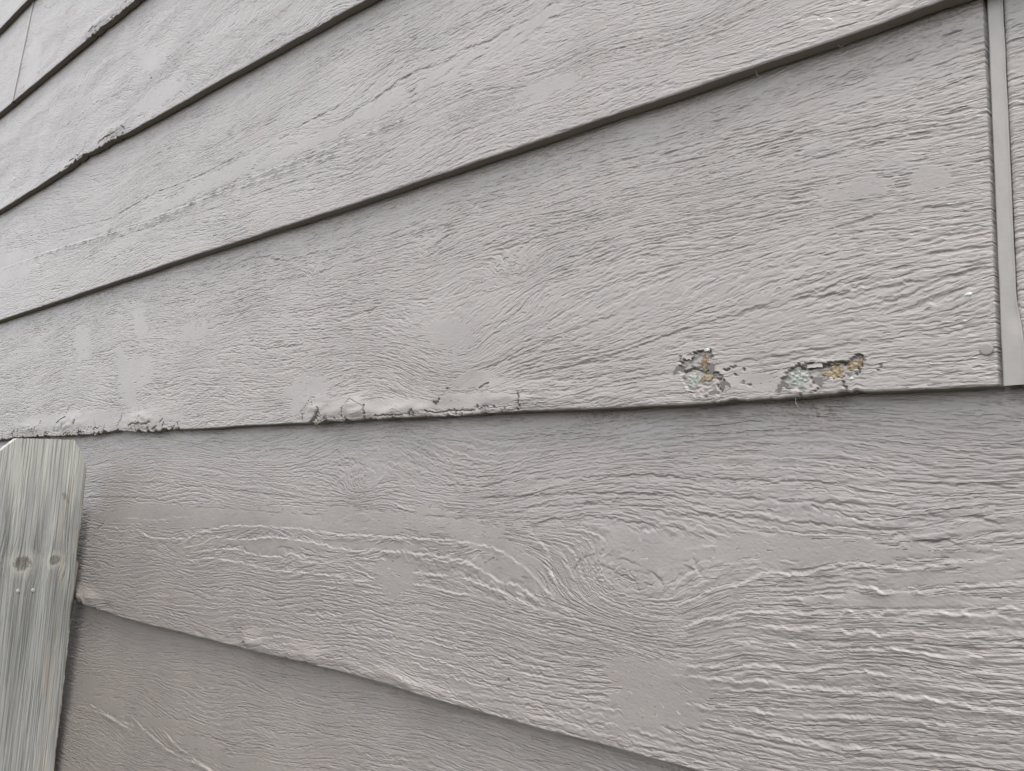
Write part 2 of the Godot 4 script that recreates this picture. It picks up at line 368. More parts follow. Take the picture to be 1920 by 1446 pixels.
func commit(v: PackedVector3Array, n: PackedVector3Array, c: PackedColorArray, idx: PackedInt32Array, turn := true) -> ArrayMesh:
	if turn:                                  # every face clockwise as seen from its normal's side
		for i in range(0, idx.size(), 3):
			var cr := (v[idx[i + 1]] - v[idx[i]]).cross(v[idx[i + 2]] - v[idx[i]])
			if cr.dot(n[idx[i]] + n[idx[i + 1]] + n[idx[i + 2]]) > 0:
				var t := idx[i + 1]
				idx[i + 1] = idx[i + 2]
				idx[i + 2] = t
	var a := []
	a.resize(Mesh.ARRAY_MAX)
	a[Mesh.ARRAY_VERTEX] = v
	a[Mesh.ARRAY_NORMAL] = n
	if c.size(): a[Mesh.ARRAY_COLOR] = c
	a[Mesh.ARRAY_INDEX] = idx
	var m := ArrayMesh.new()
	m.add_surface_from_arrays(Mesh.PRIMITIVE_TRIANGLES, a)
	return m

func box_mesh(size: Vector3, bevel := 0.0) -> Mesh:
	if bevel <= 0.0:
		var b := BoxMesh.new()
		b.size = size
		return b
	var st := SurfaceTool.new()
	st.begin(Mesh.PRIMITIVE_TRIANGLES)
	var h := size / 2
	var pts := []
	for sx in [-1, 1]:
		for sy in [-1, 1]:
			for sz in [-1, 1]:
				pts.append([Vector3(sx * h.x, sy * (h.y - bevel), sz * (h.z - bevel)), Vector3(sx * (h.x - bevel), sy * h.y, sz * (h.z - bevel)), Vector3(sx * (h.x - bevel), sy * (h.y - bevel), sz * h.z)])
	var all := []
	for p in pts: all.append_array(p)
	var q := func(a: Vector3, b: Vector3, c: Vector3, d: Vector3) -> void:
		var mid := (a + b + c + d) / 4
		var t := [a, b, c, a, c, d]
		if (b - a).cross(c - a).dot(mid) > 0: t = [a, c, b, a, d, c]
		for w in t: st.add_vertex(w)
	var at := func(x: int, y: int, z: int, k: int) -> Vector3: return pts[x * 4 + y * 2 + z][k]
	for s in 2:
		q.call(at.call(s, 0, 0, 0), at.call(s, 1, 0, 0), at.call(s, 1, 1, 0), at.call(s, 0, 1, 0))
		q.call(at.call(0, s, 0, 1), at.call(1, s, 0, 1), at.call(1, s, 1, 1), at.call(0, s, 1, 1))
		q.call(at.call(0, 0, s, 2), at.call(1, 0, s, 2), at.call(1, 1, s, 2), at.call(0, 1, s, 2))
		for r in 2:
			q.call(at.call(s, r, 0, 0), at.call(s, r, 1, 0), at.call(s, r, 1, 1), at.call(s, r, 0, 1))
			q.call(at.call(s, 0, r, 0), at.call(s, 1, r, 0), at.call(s, 1, r, 2), at.call(s, 0, r, 2))
			q.call(at.call(0, s, r, 1), at.call(1, s, r, 1), at.call(1, s, r, 2), at.call(0, s, r, 2))
	for p in pts:
		var t := [p[0], p[1], p[2]]
		if (p[1] - p[0]).cross(p[2] - p[0]).dot(p[0] + p[1] + p[2]) > 0: t = [p[0], p[2], p[1]]
		for w in t: st.add_vertex(w)
	st.set_smooth_group(-1)
	st.generate_normals()
	return st.commit()

func fine_normal(seed_: int, freq: float, strength: float) -> NoiseTexture2D:
	var n := FastNoiseLite.new()
	n.seed = seed_
	n.frequency = freq
	n.fractal_octaves = 4
	var t := NoiseTexture2D.new()
	t.width = 512
	t.height = 512
	t.seamless = true
	t.as_normal_map = true
	t.bump_strength = strength
	t.noise = n
	return t

func materials() -> void:
	paint = StandardMaterial3D.new()
	paint.resource_name = "taupe_paint"
	paint.vertex_color_use_as_albedo = true
	paint.roughness = 0.48
	paint.metallic_specular = 0.72
	dull_paint = paint.duplicate()
	dull_paint.resource_name = "taupe_paint_dull"
	dull_paint.roughness = 0.9
	dull_paint.metallic_specular = 0.2
	plain_paint = paint.duplicate()
	plain_paint.resource_name = "taupe_paint_flooded"
	plain_paint.normal_enabled = true
	plain_paint.normal_texture = fine_normal(3, 0.02, 3.0)
	plain_paint.normal_scale = 0.22
	plain_paint.uv1_triplanar = true
	plain_paint.uv1_world_triplanar = true
	plain_paint.uv1_scale = Vector3(9, 24, 9)
	paint.heightmap_enabled = true
	paint.heightmap_texture = grain_relief()
	paint.heightmap_scale = 0.108

# fine embossed fibre: short torn grooves along u; tile 1000 mm along the grain, 130 mm across
func grain_relief() -> ImageTexture:
	var w := 2048
	var hgt := 1024
	var parts := []
	for q in [[11, 0.052, 640, 1], [12, 0.085, 1100, 1], [13, 0.016, 512, 1], [14, 0.14, 1600, 1]]:
		var n := FastNoiseLite.new()
		n.seed = q[0]
		n.noise_type = FastNoiseLite.TYPE_SIMPLEX_SMOOTH
		n.frequency = q[1]
		n.fractal_type = FastNoiseLite.FRACTAL_NONE
		var im := n.get_seamless_image(q[2], hgt, false, false, 0.12, false)
		im.resize(w, hgt, Image.INTERPOLATE_CUBIC)
		im.convert(Image.FORMAT_L8)
		parts.append(im.get_data())
	var a: PackedByteArray = parts[0]
	var b: PackedByteArray = parts[1]
	var c: PackedByteArray = parts[2]
	var d: PackedByteArray = parts[3]
	var cut := PackedFloat32Array()
	cut.resize(256)
	for i in 256: cut[i] = smoothstep(0.57, 0.70, i / 255.0)
	var cut2 := PackedFloat32Array()
	cut2.resize(256)
	for i in 256: cut2[i] = smoothstep(0.60, 0.75, i / 255.0)
	var f := PackedFloat32Array()
	f.resize(w * hgt)
	for i in w * hgt:
		var deep := 0.2 + 0.9 * c[i] / 255.0
		var rag := (d[i] - 128) / 5
		f[i] = 0.72 - deep * (0.5 * cut[clampi(a[i] + rag, 0, 255)] + 0.24 * cut2[clampi(b[i] + rag, 0, 255)]) + 0.0005 * (a[i] - 128) + 0.0003 * (d[i] - 128)
	var out := Image.create_from_data(w, hgt, false, Image.FORMAT_RF, f.to_byte_array())
	return ImageTexture.create_from_image(out)

func bare(color: Color, rough := 0.9) -> StandardMaterial3D:
	var m := StandardMaterial3D.new()
	m.albedo_color = color.linear_to_srgb()
	m.roughness = rough
	return m

func n2(x: float, y: float) -> float:
	return noise.get_noise_2d(x, y)

func course_y(k: int) -> float:
	return FIRST + EXPOSE * (5 - k)

func edge_off(k: int, x: float) -> float:
	var o := 0.0
	if EDGES.has(k):
		var e: Array = EDGES[k]
		for i in range(0, e.size() - 2, 2):
			if x <= e[i + 2]:
				var t: float = clampf((x - e[i]) / (e[i + 2] - e[i]), 0, 1)
				o = lerpf(e[i + 1], e[i + 3], t * t * (3 - 2 * t))
				break
	o += 0.5 * n2(x * 0.013, k * 9.1) + 0.2 * n2(x * 0.09, k * 5.3)
	for r in RAGGED:
		if r[0] == k and x > r[1] and x < r[2]:
			var w := minf(1.0, minf(x - r[1], r[2] - x) / 25.0)
			o += r[3] * w * (0.7 * n2(x * 0.05, 77) + 0.6 * maxf(0.0, n2(x * 0.14, 31)) + 0.35 * n2(x * 0.4, 12) + 5.0 * maxf(0.0, n2(x * 0.045, 55.0) - 0.3) + 4.0 * maxf(0.0, n2(x * 0.16, 91.0) - 0.45))
	return o

# ---------------------------------------------------------------- grain flow: thin-plate surface through the traced grain lines
class Flow:
	var w := PackedFloat64Array()
	var px := PackedFloat64Array()
	var pv := PackedFloat64Array()
	var a := [0.0, 0.0, 1.0]
	const SX := 0.45
	static func phi(r2: float) -> float:
		return 0.0 if r2 < 1e-9 else 0.5 * r2 * log(r2)
	func solve(lev: PackedFloat64Array) -> void:
		var n := px.size()
		var m := n + 3
		var M := []
		for i in m:
			var row := PackedFloat64Array()
			row.resize(m + 1)
			M.append(row)
		for i in n:
			for j in n:
				var dx := (px[i] - px[j]) * SX / 100.0
				var dv := (pv[i] - pv[j]) / 100.0
				M[i][j] = phi(dx * dx + dv * dv) + (0.004 if i == j else 0.0)
			M[i][n] = 1.0
			M[i][n + 1] = px[i] / 1000.0
			M[i][n + 2] = pv[i]
			M[n][i] = 1.0
			M[n + 1][i] = px[i] / 1000.0
			M[n + 2][i] = pv[i]
			M[i][m] = lev[i]
		for c in m:
			var best := c
			for r in range(c + 1, m):
				if absf(M[r][c]) > absf(M[best][c]): best = r
			var tmp = M[c]
			M[c] = M[best]
			M[best] = tmp
			var pc: PackedFloat64Array = M[c]
			for r in range(c + 1, m):
				var pr: PackedFloat64Array = M[r]
				var f := pr[c] / pc[c]
				if f == 0.0: continue
				for q in range(c, m + 1): pr[q] -= f * pc[q]
				M[r] = pr
		var sol := PackedFloat64Array()
		sol.resize(m)
		for c in range(m - 1, -1, -1):
			var s: float = M[c][m]
			for q in range(c + 1, m): s -= M[c][q] * sol[q]
			sol[c] = s / M[c][c]
		w = sol.slice(0, n)
		a = [sol[n], sol[n + 1], sol[n + 2]]
	func at(x: float, v: float) -> float:
		var s: float = a[0] + a[1] * x / 1000.0 + a[2] * v
		for i in px.size():
			var dx := (x - px[i]) * SX / 100.0
			var dv := (v - pv[i]) / 100.0
			s += w[i] * phi(dx * dx + dv * dv)
		return s

func flow_of(k: int, lo: float, hi: float) -> Flow:
	var f := Flow.new()
	var lev := PackedFloat64Array()
	for s in STROKES.get(k, []):
		if s[2] < 0: continue
		var p: Array = s[3]
		var step := 2 * maxi(1, int(p.size() / 2.0 / 6.0 + 0.6))
		for i in range(0, p.size(), step):
			f.px.append(p[i])
			f.pv.append(p[i + 1])
			lev.append(s[2])
	if f.px.size() < 6: return null
	for x in [lo - 300, hi + 300]:
		for v in [0.0, 130.0, 262.0]:
			f.px.append(x)
			f.pv.append(v)
			lev.append(v)
	f.solve(lev)
	return f

# exposed, rotted places: course, outline (mm)
var ROT := [
	[5, [-299, 29, -296, 33, -290, 38, -281, 41, -272, 42, -270, 36, -274, 31, -272, 26, -262, 21, -258, 14, -259, 7, -268, 4, -283, 6, -290, 12, -294, 19, -296, 25]],
	[5, [-217, 13, -213, 19, -206, 23, -196, 24, -188, 23, -178, 23, -170, 22, -167, 26, -161, 26, -159, 22, -162, 17, -170, 15, -174, 10, -184, 11, -189, 6, -199, 4, -210, 5, -216, 9]],
]

func inside(poly: PackedVector2Array, p: Vector2) -> float:      # signed distance, positive inside
	var d := 1e9
	for i in poly.size():
		var q := Geometry2D.get_closest_point_to_segment(p, poly[i], poly[(i + 1) % poly.size()])
		d = minf(d, p.distance_squared_to(q))
	d = sqrt(d)
	return d if Geometry2D.is_point_in_polygon(p, poly) else -d

func poly_of(a: Array) -> PackedVector2Array:
	var p := PackedVector2Array()
	for i in range(0, a.size(), 2): p.append(Vector2(a[i], a[i + 1]))
	return p

# ---------------------------------------------------------------- one embossed siding board
# b: course k, ends x0 x1, finely meshed from f0 to f1 with steps dx, dv (mm); grain character
func board_mesh(b: Dictionary) -> ArrayMesh:
	var k: int = b.k
	var xs := PackedFloat32Array()
	var x: float = b.x0
	while x < b.x1 - 0.2:
		xs.append(x)
		var out := maxf(0.0, maxf(b.f0 - x, x - b.f1))
		var dx: float = b.dx + maxf(0.0, absf(x) - 300.0) * 0.0011
		dx += out * 0.15
		x += minf(dx, 14.0 if x > -2600.0 else 60.0)
	xs.append(b.x1)
	var vs := PackedFloat32Array()
	var top := EXPOSE + 26.0
	var v := 0.0
	while v < top:
		vs.append(v)
		v += b.dv if v < EXPOSE + 4 else 6.0
	vs.append(top)
	var nx := xs.size()
	var nv := vs.size()
	var h := PackedFloat32Array()
	h.resize(nx * nv)
	var flood := PackedByteArray()     # 1 where thick paint or filler hides the fibre
	flood.resize(nx * nv)
	var uv := PackedVector2Array()
	uv.resize(nx * (nv + 4))
	var tint := PackedFloat32Array()   # 0 paint, 1 bare dark fibre
	tint.resize(nx * nv)
	# grain flow on a coarse grid
	var flow := flow_of(k, b.f0, b.f1)
	var cx := 14.0
	var cv := 7.0
	var gw := int((b.x1 - b.x0) / cx) + 3
	var gh := int(top / cv) + 3
	var G := PackedFloat32Array()
	G.resize(gw * gh)
	for j in gh:
		for i in gw:
			var X: float = b.x0 + i * cx
			var V := j * cv
			var g := V
			if flow: g = flow.at(clampf(X, b.f0 - 250, b.f1 + 250), V)
			g += b.warp * n2(X * 0.0022 + k * 3.1, V * 0.006) + b.warp * 0.35 * n2(X * 0.008, V * 0.02 + k * 7.7) + b.slope * X
			G[j * gw + i] = g
	# smooth patches and bulges of this course
	var pats := PATCHES.filter(func(p): return p[0] == k)
	var knots := KNOTS.filter(func(p): return p[0] == k)
	var buls := BULGES.filter(func(p): return p[0] == k)
	var rots := []
	for r in ROT:
		if r[0] == k: rots.append(poly_of(r[1]))
	var strokes := stroke_field(k, xs, vs, tint)
	var P1: float = b.p1
	var P2: float = b.p2
	var A1: float = b.a1
	var A2: float = b.a2
	var gr: float = b.groove
	var ko := k * 37.0
	for i in nx:
		var X := xs[i]
		var gx: float = (X - b.x0) / cx
		var gi := int(gx)
		gx -= gi
		for j in nv:
			var V := vs[j]
			var gy := V / cv
			var gj := int(gy)
			gy -= gj
			var o := gj * gw + gi
			var g := lerpf(lerpf(G[o], G[o + 1], gx), lerpf(G[o + gw], G[o + gw + 1], gx), gy)
			for kn in knots:
				var kx: float = (X - kn[1]) / kn[3]
				if absf(kx) > 2.6: continue
				var kv: float = (V - kn[2]) / kn[4]
				if absf(kv) > 2.6: continue
				var kr := exp(-kx * kx - kv * kv)
				g += kn[5] * kr + 2.5 * kr * n2(X * 0.12, V * 0.16)
			var na := n2(X * 0.016 + ko, g * 0.13)
			var nb := n2(X * 0.13 + ko, g * 0.30 + 50)
			var nc := n2(X * 0.05 + 31, g * 0.22 + ko)
			# short torn fibres between the rings
			var t := g / P1 + 1.2 * na + 0.35 * nb + 0.5 * nc
			t -= floorf(t)
			var saw := (t / 0.72 if t < 0.72 else (1 - t) / 0.28) - 0.5
			var pit := n2(X * 0.05 + ko, (g + 0.45 * nb + 0.4 * nc) * 0.58 + 20)
			var gro := 0.2 - 1.2 * smoothstep(0.1, 0.5, pit) + 0.25 * smoothstep(0.1, 0.6, -pit)
			var m1 := clampf(0.62 + 1.3 * n2(X * 0.045 + 9, g * 0.3 + ko), 0.08, 1)
			var sel := clampf(gr + 0.6 * n2(X * 0.004 + 5, g * 0.02 + ko), 0, 1)
			var hh := A1 * lerpf(saw * m1, gro * (0.35 + 0.65 * m1), sel)
			# long growth-ring lines: a ragged ledge or a groove
			var t2 := g / P2 + 1.5 * n2(X * 0.004 + ko, g * 0.03) + (0.42 * nb + 0.45 * nc) / P2 * 2.0
			t2 -= floorf(t2)
			var m2 := clampf(b.cont + 1.2 * n2(X * 0.02 + 71, g * 0.14 + ko), 0, 1)
			var d2 := absf(t2 - 0.5) * P2 / 1.1
			var led := (t2 / 0.87 if t2 < 0.87 else (1 - t2) / 0.13) - 0.5
			hh += A2 * m2 * lerpf(led, (-1.3 * (1 - d2) * (1 + d2) if d2 < 1 else 0.0) + 0.35 * (0.5 - t2), sel)
			hh += A1 * 0.16 * n2(X * 0.13 + ko, g * 0.6 + 9)
			var keep := 1.0
			for p in pats:
				var ex: float = X - p[1]
				var ev: float = V - p[2]
				var e1: float = p[3] * ex + p[4] * ev
				if absf(e1) > 1.5: continue
				var e2: float = p[5] * ex + p[6] * ev
				if absf(e2) > 1.5: continue
				var dd := e1 * e1 + e2 * e2 + 0.55 * n2(X * 0.03, V * 0.07 + ko) + 0.25 * n2(X * 0.1, V * 0.2)
				keep = minf(keep, smoothstep(0.75, 1.08, dd))
			if rots.size() and X > -320 and X < -140 and V < 60: keep *= 0.75
			var calm := n2(X * 0.007 + ko, g * 0.11 + 3.0) + 0.22 * nb
			if keep * 0.8 + 0.35 * nc + 0.25 * nb < 0.22 or calm > b.calm: flood[j * nx + i] = 1
			uv[(j + 4) * nx + i] = Vector2(X / 1150.0 + k * 0.37, g / 172.0 + 0.0016 * nb)
			hh = hh * (0.05 + 0.95 * keep) + (1 - keep) * 0.02
			hh += strokes[j * nx + i] * (0.6 + 0.4 * keep)
			hh += 0.38 * n2(X * 0.004 + ko, V * 0.011) + 0.06 * n2(X * 0.35, V * 0.45 + ko)
			if V < 55.0:
				for p in buls:
					var bx: float = (X - p[1]) / p[3]
					if absf(bx) > 2.2: continue
					var bv: float = (V - p[2]) / p[4]
					hh += 1.35 * p[5] * exp(-bx * bx - bv * bv) * (1.0 + 0.3 * n2(X * 0.03, V * 0.07))
			for poly in rots:
				if V > 48 or X < -304 or X > -154: break
				var sd := inside(poly, Vector2(X + 1.2 * n2(X * 0.3, V * 0.3 + 4), V + 1.2 * n2(X * 0.3 + 40, V * 0.3)))
				if sd > 0:
					hh -= minf(sd * 1.8, 1.6) + 0.6 * n2(X * 0.2, V * 0.28) * minf(sd, 1.0) - 0.15 * n2(X * 0.5, V * 0.5)
					flood[j * nx + i] = 1
					var lip := smoothstep(1.5, 0.5, sd) * clampf(0.5 + 1.2 * n2(X * 0.12, V * 0.12 + 30) + 0.02 * (V - 16.0), 0, 1)
					hh -= lip * 1.2
					tint[j * nx + i] = maxf(tint[j * nx + i], lip)
					tint[j * nx + i] = maxf(tint[j * nx + i], smoothstep(0.0, 0.4, sd) * clampf(1.2 * (n2(X * 0.16, V * 0.25 + 9) + 0.5 * n2(X * 0.5, V * 0.6)) - 0.1, 0.0, 0.6))
				elif sd > -3.0:
					hh += 0.5 * (1 + sd / 3.0)
			h[j * nx + i] = hh
	# vertices: back top, back bottom, underside back, underside front, then the face rows
	var vert := PackedVector3Array()
	var nrm := PackedVector3Array()
	var col := PackedColorArray()
	var rows := nv + 4
	vert.resize(nx * rows)
	nrm.resize(nx * rows)
	col.resize(nx * rows)
	var base: Color = b.color
	var y0 := course_y(k)
	var lean := LAP / EXPOSE
	for i in nx:
		var X := xs[i]
		var eo := edge_off(k, X)
		var cut: float = 0.0 if (i > 0 and i < nx - 1) else b.get("cut", THICK - 1.0)
		var yb := (y0 + eo) / 1000.0 + EYE
		var shade := base
		vert[i] = Vector3(X / 1000, (y0 + top) / 1000 + EYE, (-lean * top - THICK) / 1000)
		nrm[i] = Vector3(0, 0, -1)
		vert[nx + i] = Vector3(X / 1000, yb, -THICK / 1000)
		nrm[nx + i] = Vector3(0, 0, -1)
		vert[2 * nx + i] = vert[nx + i]
		nrm[2 * nx + i] = Vector3(0, -1, 0)
		vert[3 * nx + i] = Vector3(X / 1000, yb, (h[i] - 0.9 - cut) / 1000)
		nrm[3 * nx + i] = Vector3(0, -1, 0)
		for r in 4: col[r * nx + i] = shade
		var xl := xs[maxi(i - 1, 0)]
		var xr := xs[mini(i + 1, nx - 1)]
		for j in nv:
			var V := vs[j]
			var o := j * nx + i
			var fade := clampf(1.0 - V / 45.0, 0, 1)
			var round_ := 0.9 if j == 0 else 0.25 if j == 1 else 0.04 if j == 2 else 0.0
			var z := -lean * V + h[o] - round_ - cut
			vert[o + 4 * nx] = Vector3(X / 1000, (y0 + V + eo * fade) / 1000 + EYE, z / 1000)
			var hl := h[j * nx + maxi(i - 1, 0)]
			var hr := h[j * nx + mini(i + 1, nx - 1)]
			var jd := maxi(j - 1, 0)
			var ju := mini(j + 1, nv - 1)
			var hd := h[jd * nx + i] - (0.9 if jd == 0 else 0.25 if jd == 1 else 0.0)
			var hu := h[ju * nx + i] - (0.25 if ju == 1 else 0.04 if ju == 2 else 0.0)
			nrm[o + 4 * nx] = Vector3(-(hr - hl) / (xr - xl), -(hu - hd) / (vs[ju] - vs[jd]) + lean, 1.0).normalized()
			var mot := 1.0 + 0.05 * n2(X * 0.006 + ko, V * 0.01) + 0.035 * n2(X * 0.02 + 90, V * 0.006 + ko) + 0.03 * n2(X * 0.05, V * 0.08 + ko)
			var warm := 0.012 * n2(X * 0.02 + 300, V * 0.03 + ko)
			var c := Color(base.r * mot * (1 + warm), base.g * mot, base.b * mot * (1 - warm))
			var tv := tint[o]
			if tv > 0.0: c = c.lerp(Color(0.055, 0.044, 0.034), clampf(tv, 0, 1))
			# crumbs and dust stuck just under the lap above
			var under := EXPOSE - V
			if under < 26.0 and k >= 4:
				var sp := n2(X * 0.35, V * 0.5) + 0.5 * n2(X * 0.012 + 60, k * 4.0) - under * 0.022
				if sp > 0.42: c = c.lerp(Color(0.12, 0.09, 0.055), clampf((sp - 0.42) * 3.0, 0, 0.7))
			elif V < 30.0 and k == 5 and X < -1000:
				var sp2 := n2(X * 0.25, V * 0.4) + 0.4 * n2(X * 0.01, 3.0) - V * 0.03
				if sp2 > 0.4: c = c.lerp(Color(0.1, 0.085, 0.06), clampf((sp2 - 0.4) * 3.0, 0, 0.75))
			col[o + 4 * nx] = c
	var idx := PackedInt32Array()
	idx.resize((nx - 1) * (rows - 2) * 6)
	var idx2 := PackedInt32Array()
	var idx3 := PackedInt32Array()
	var q := 0
	for r in rows - 1:
		if r == 1 or r == 3: 
			continue
		for i in nx - 1:
			var a := r * nx + i
			if r < 4:
				idx3.append_array([a, a + nx, a + 1, a + 1, a + nx, a + nx + 1])
				continue
			if flood[(r - 4) * nx + i] == 1 or r < 6:
				idx2.append_array([a, a + nx, a + 1, a + 1, a + nx, a + nx + 1])
				continue
			idx[q] = a
			idx[q + 1] = a + nx
			idx[q + 2] = a + 1
			idx[q + 3] = a + 1
			idx[q + 4] = a + nx
			idx[q + 5] = a + nx + 1
			q += 6
	idx.resize(q)
	var arr := []
	arr.resize(Mesh.ARRAY_MAX)
	arr[Mesh.ARRAY_VERTEX] = vert
	arr[Mesh.ARRAY_NORMAL] = nrm
	arr[Mesh.ARRAY_COLOR] = col
	arr[Mesh.ARRAY_TEX_UV] = uv
	arr[Mesh.ARRAY_INDEX] = idx
	var mesh := ArrayMesh.new()
	mesh.add_surface_from_arrays(Mesh.PRIMITIVE_TRIANGLES, arr)
	mesh.surface_set_material(0, paint)
	arr[Mesh.ARRAY_TEX_UV] = null
	arr[Mesh.ARRAY_INDEX] = idx2
	mesh.add_surface_from_arrays(Mesh.PRIMITIVE_TRIANGLES, arr)
	mesh.surface_set_material(1, plain_paint)
	arr[Mesh.ARRAY_INDEX] = idx3
	mesh.add_surface_from_arrays(Mesh.PRIMITIVE_TRIANGLES, arr)
	mesh.surface_set_material(2, dull_paint)
	return mesh

# relief of the traced ledges, grooves and cracks of a course, on the board's own grid
func stroke_field(k: int, xs: PackedFloat32Array, vs: PackedFloat32Array, tint: PackedFloat32Array) -> PackedFloat32Array:
	var nx := xs.size()
	var nv := vs.size()
	var f := PackedFloat32Array()
	f.resize(nx * nv)
	var all := []
	for s in STROKES.get(k, []):
		if s[0] != "F": all.append([s[0], s[1], 0.0, s[3]])
	for c in CRACKS:
		if c[0] == k: all.append(["C", c[2], c[1], c[3]])
	for s in all:
		var p: Array = s[3]
		var kind: String = s[0]
		var reach := 14.0 if kind != "C" else float(s[2]) * 1.5 + 2.0
		var lo := Vector2(1e9, 1e9)
		var hi := -lo
		for i in range(0, p.size(), 2):
			lo = lo.min(Vector2(p[i], p[i + 1]))
			hi = hi.max(Vector2(p[i], p[i + 1]))
		var i0 := maxi(0, xs.bsearch(lo.x - reach) - 1)
		var i1 := mini(nx - 1, xs.bsearch(hi.x + reach))
		var j0 := maxi(0, vs.bsearch(lo.y - reach) - 1)
		var j1 := mini(nv - 1, vs.bsearch(hi.y + reach))
		if i1 <= i0 or j1 <= j0: continue
		var w := i1 - i0 + 1
		var near := PackedFloat32Array()
		near.resize(w * (j1 - j0 + 1))
		near.fill(1e9)
		for e in range(0, p.size() - 2, 2):
			var a := Vector2(p[e], p[e + 1])
			var bb := Vector2(p[e + 2], p[e + 3])
			var dir := bb - a
			var len2 := maxf(dir.length_squared(), 0.01)
			var nn := Vector2(-dir.y, dir.x).normalized()
			if nn.y < 0: nn = -nn
			var a0 := maxi(i0, xs.bsearch(minf(a.x, bb.x) - reach) - 1)
			var a1 := mini(i1, xs.bsearch(maxf(a.x, bb.x) + reach))
			var b0 := maxi(j0, vs.bsearch(minf(a.y, bb.y) - reach) - 1)
			var b1 := mini(j1, vs.bsearch(maxf(a.y, bb.y) + reach))
			for j in range(b0, b1 + 1):
				for i in range(a0, a1 + 1):
					var q := Vector2(xs[i], vs[j])
					var t := clampf((q - a).dot(dir) / len2, 0, 1)
					var dd := q.distance_to(a + dir * t)
					var at := (j - j0) * w + i - i0
					if dd < absf(near[at]):
						near[at] = dd if (q - a).dot(nn) >= 0 else -dd
		var first := Vector2(p[0], p[1])
		var last := Vector2(p[-2], p[-1])
		for j in range(j0, j1 + 1):
			for i in range(i0, i1 + 1):
				var d := near[(j - j0) * w + i - i0]
				if absf(d) > reach: continue
				var X := xs[i]
				var V := vs[j]
				if kind == "C":
					var jit: float = 0.5 * n2(X * 0.5, V * 0.5) * s[2]
					var c: float = 1.0 - absf(d + jit) / s[2]
					if c > 0:
						f[j * nx + i] -= s[1] * smoothstep(0.0, 0.7, c)
						tint[j * nx + i] = maxf(tint[j * nx + i], smoothstep(0.15, 0.6, c) * 0.9)
					elif c > -1.0:
						f[j * nx + i] += 0.1 * (1.0 + c) * minf(s[1], 2.0) * 0.5
					continue
				d += 1.1 * n2(X * 0.11, V * 0.06 + 20) + 0.55 * n2(X * 0.35, V * 0.2)
				var q2 := Vector2(X, V)
				var endf := minf(1.0, minf(q2.distance_to(first), q2.distance_to(last)) / 8.0 + 0.25)
				var A: float = (1.6 if kind == "L" else 1.25) * s[1] * endf * (0.8 + 0.9 * n2(X * 0.045, V * 0.05 + 8))
				var wide := 1.0 + 0.7 * n2(X * 0.06, V * 0.06 + 44)
				var up := smoothstep(-wide, wide, d)
				var lower := exp(minf(d, 0.0) / 5.0)
				var upper := -0.55 * exp(-maxf(d, 0.0) / 5.0)
				var prof := lerpf(lower, upper, up)
				if kind == "L": f[j * nx + i] += A * prof
				else: f[j * nx + i] += -A * 0.7 * prof - A * 0.75 * exp(-d * d / 0.7)
	return f

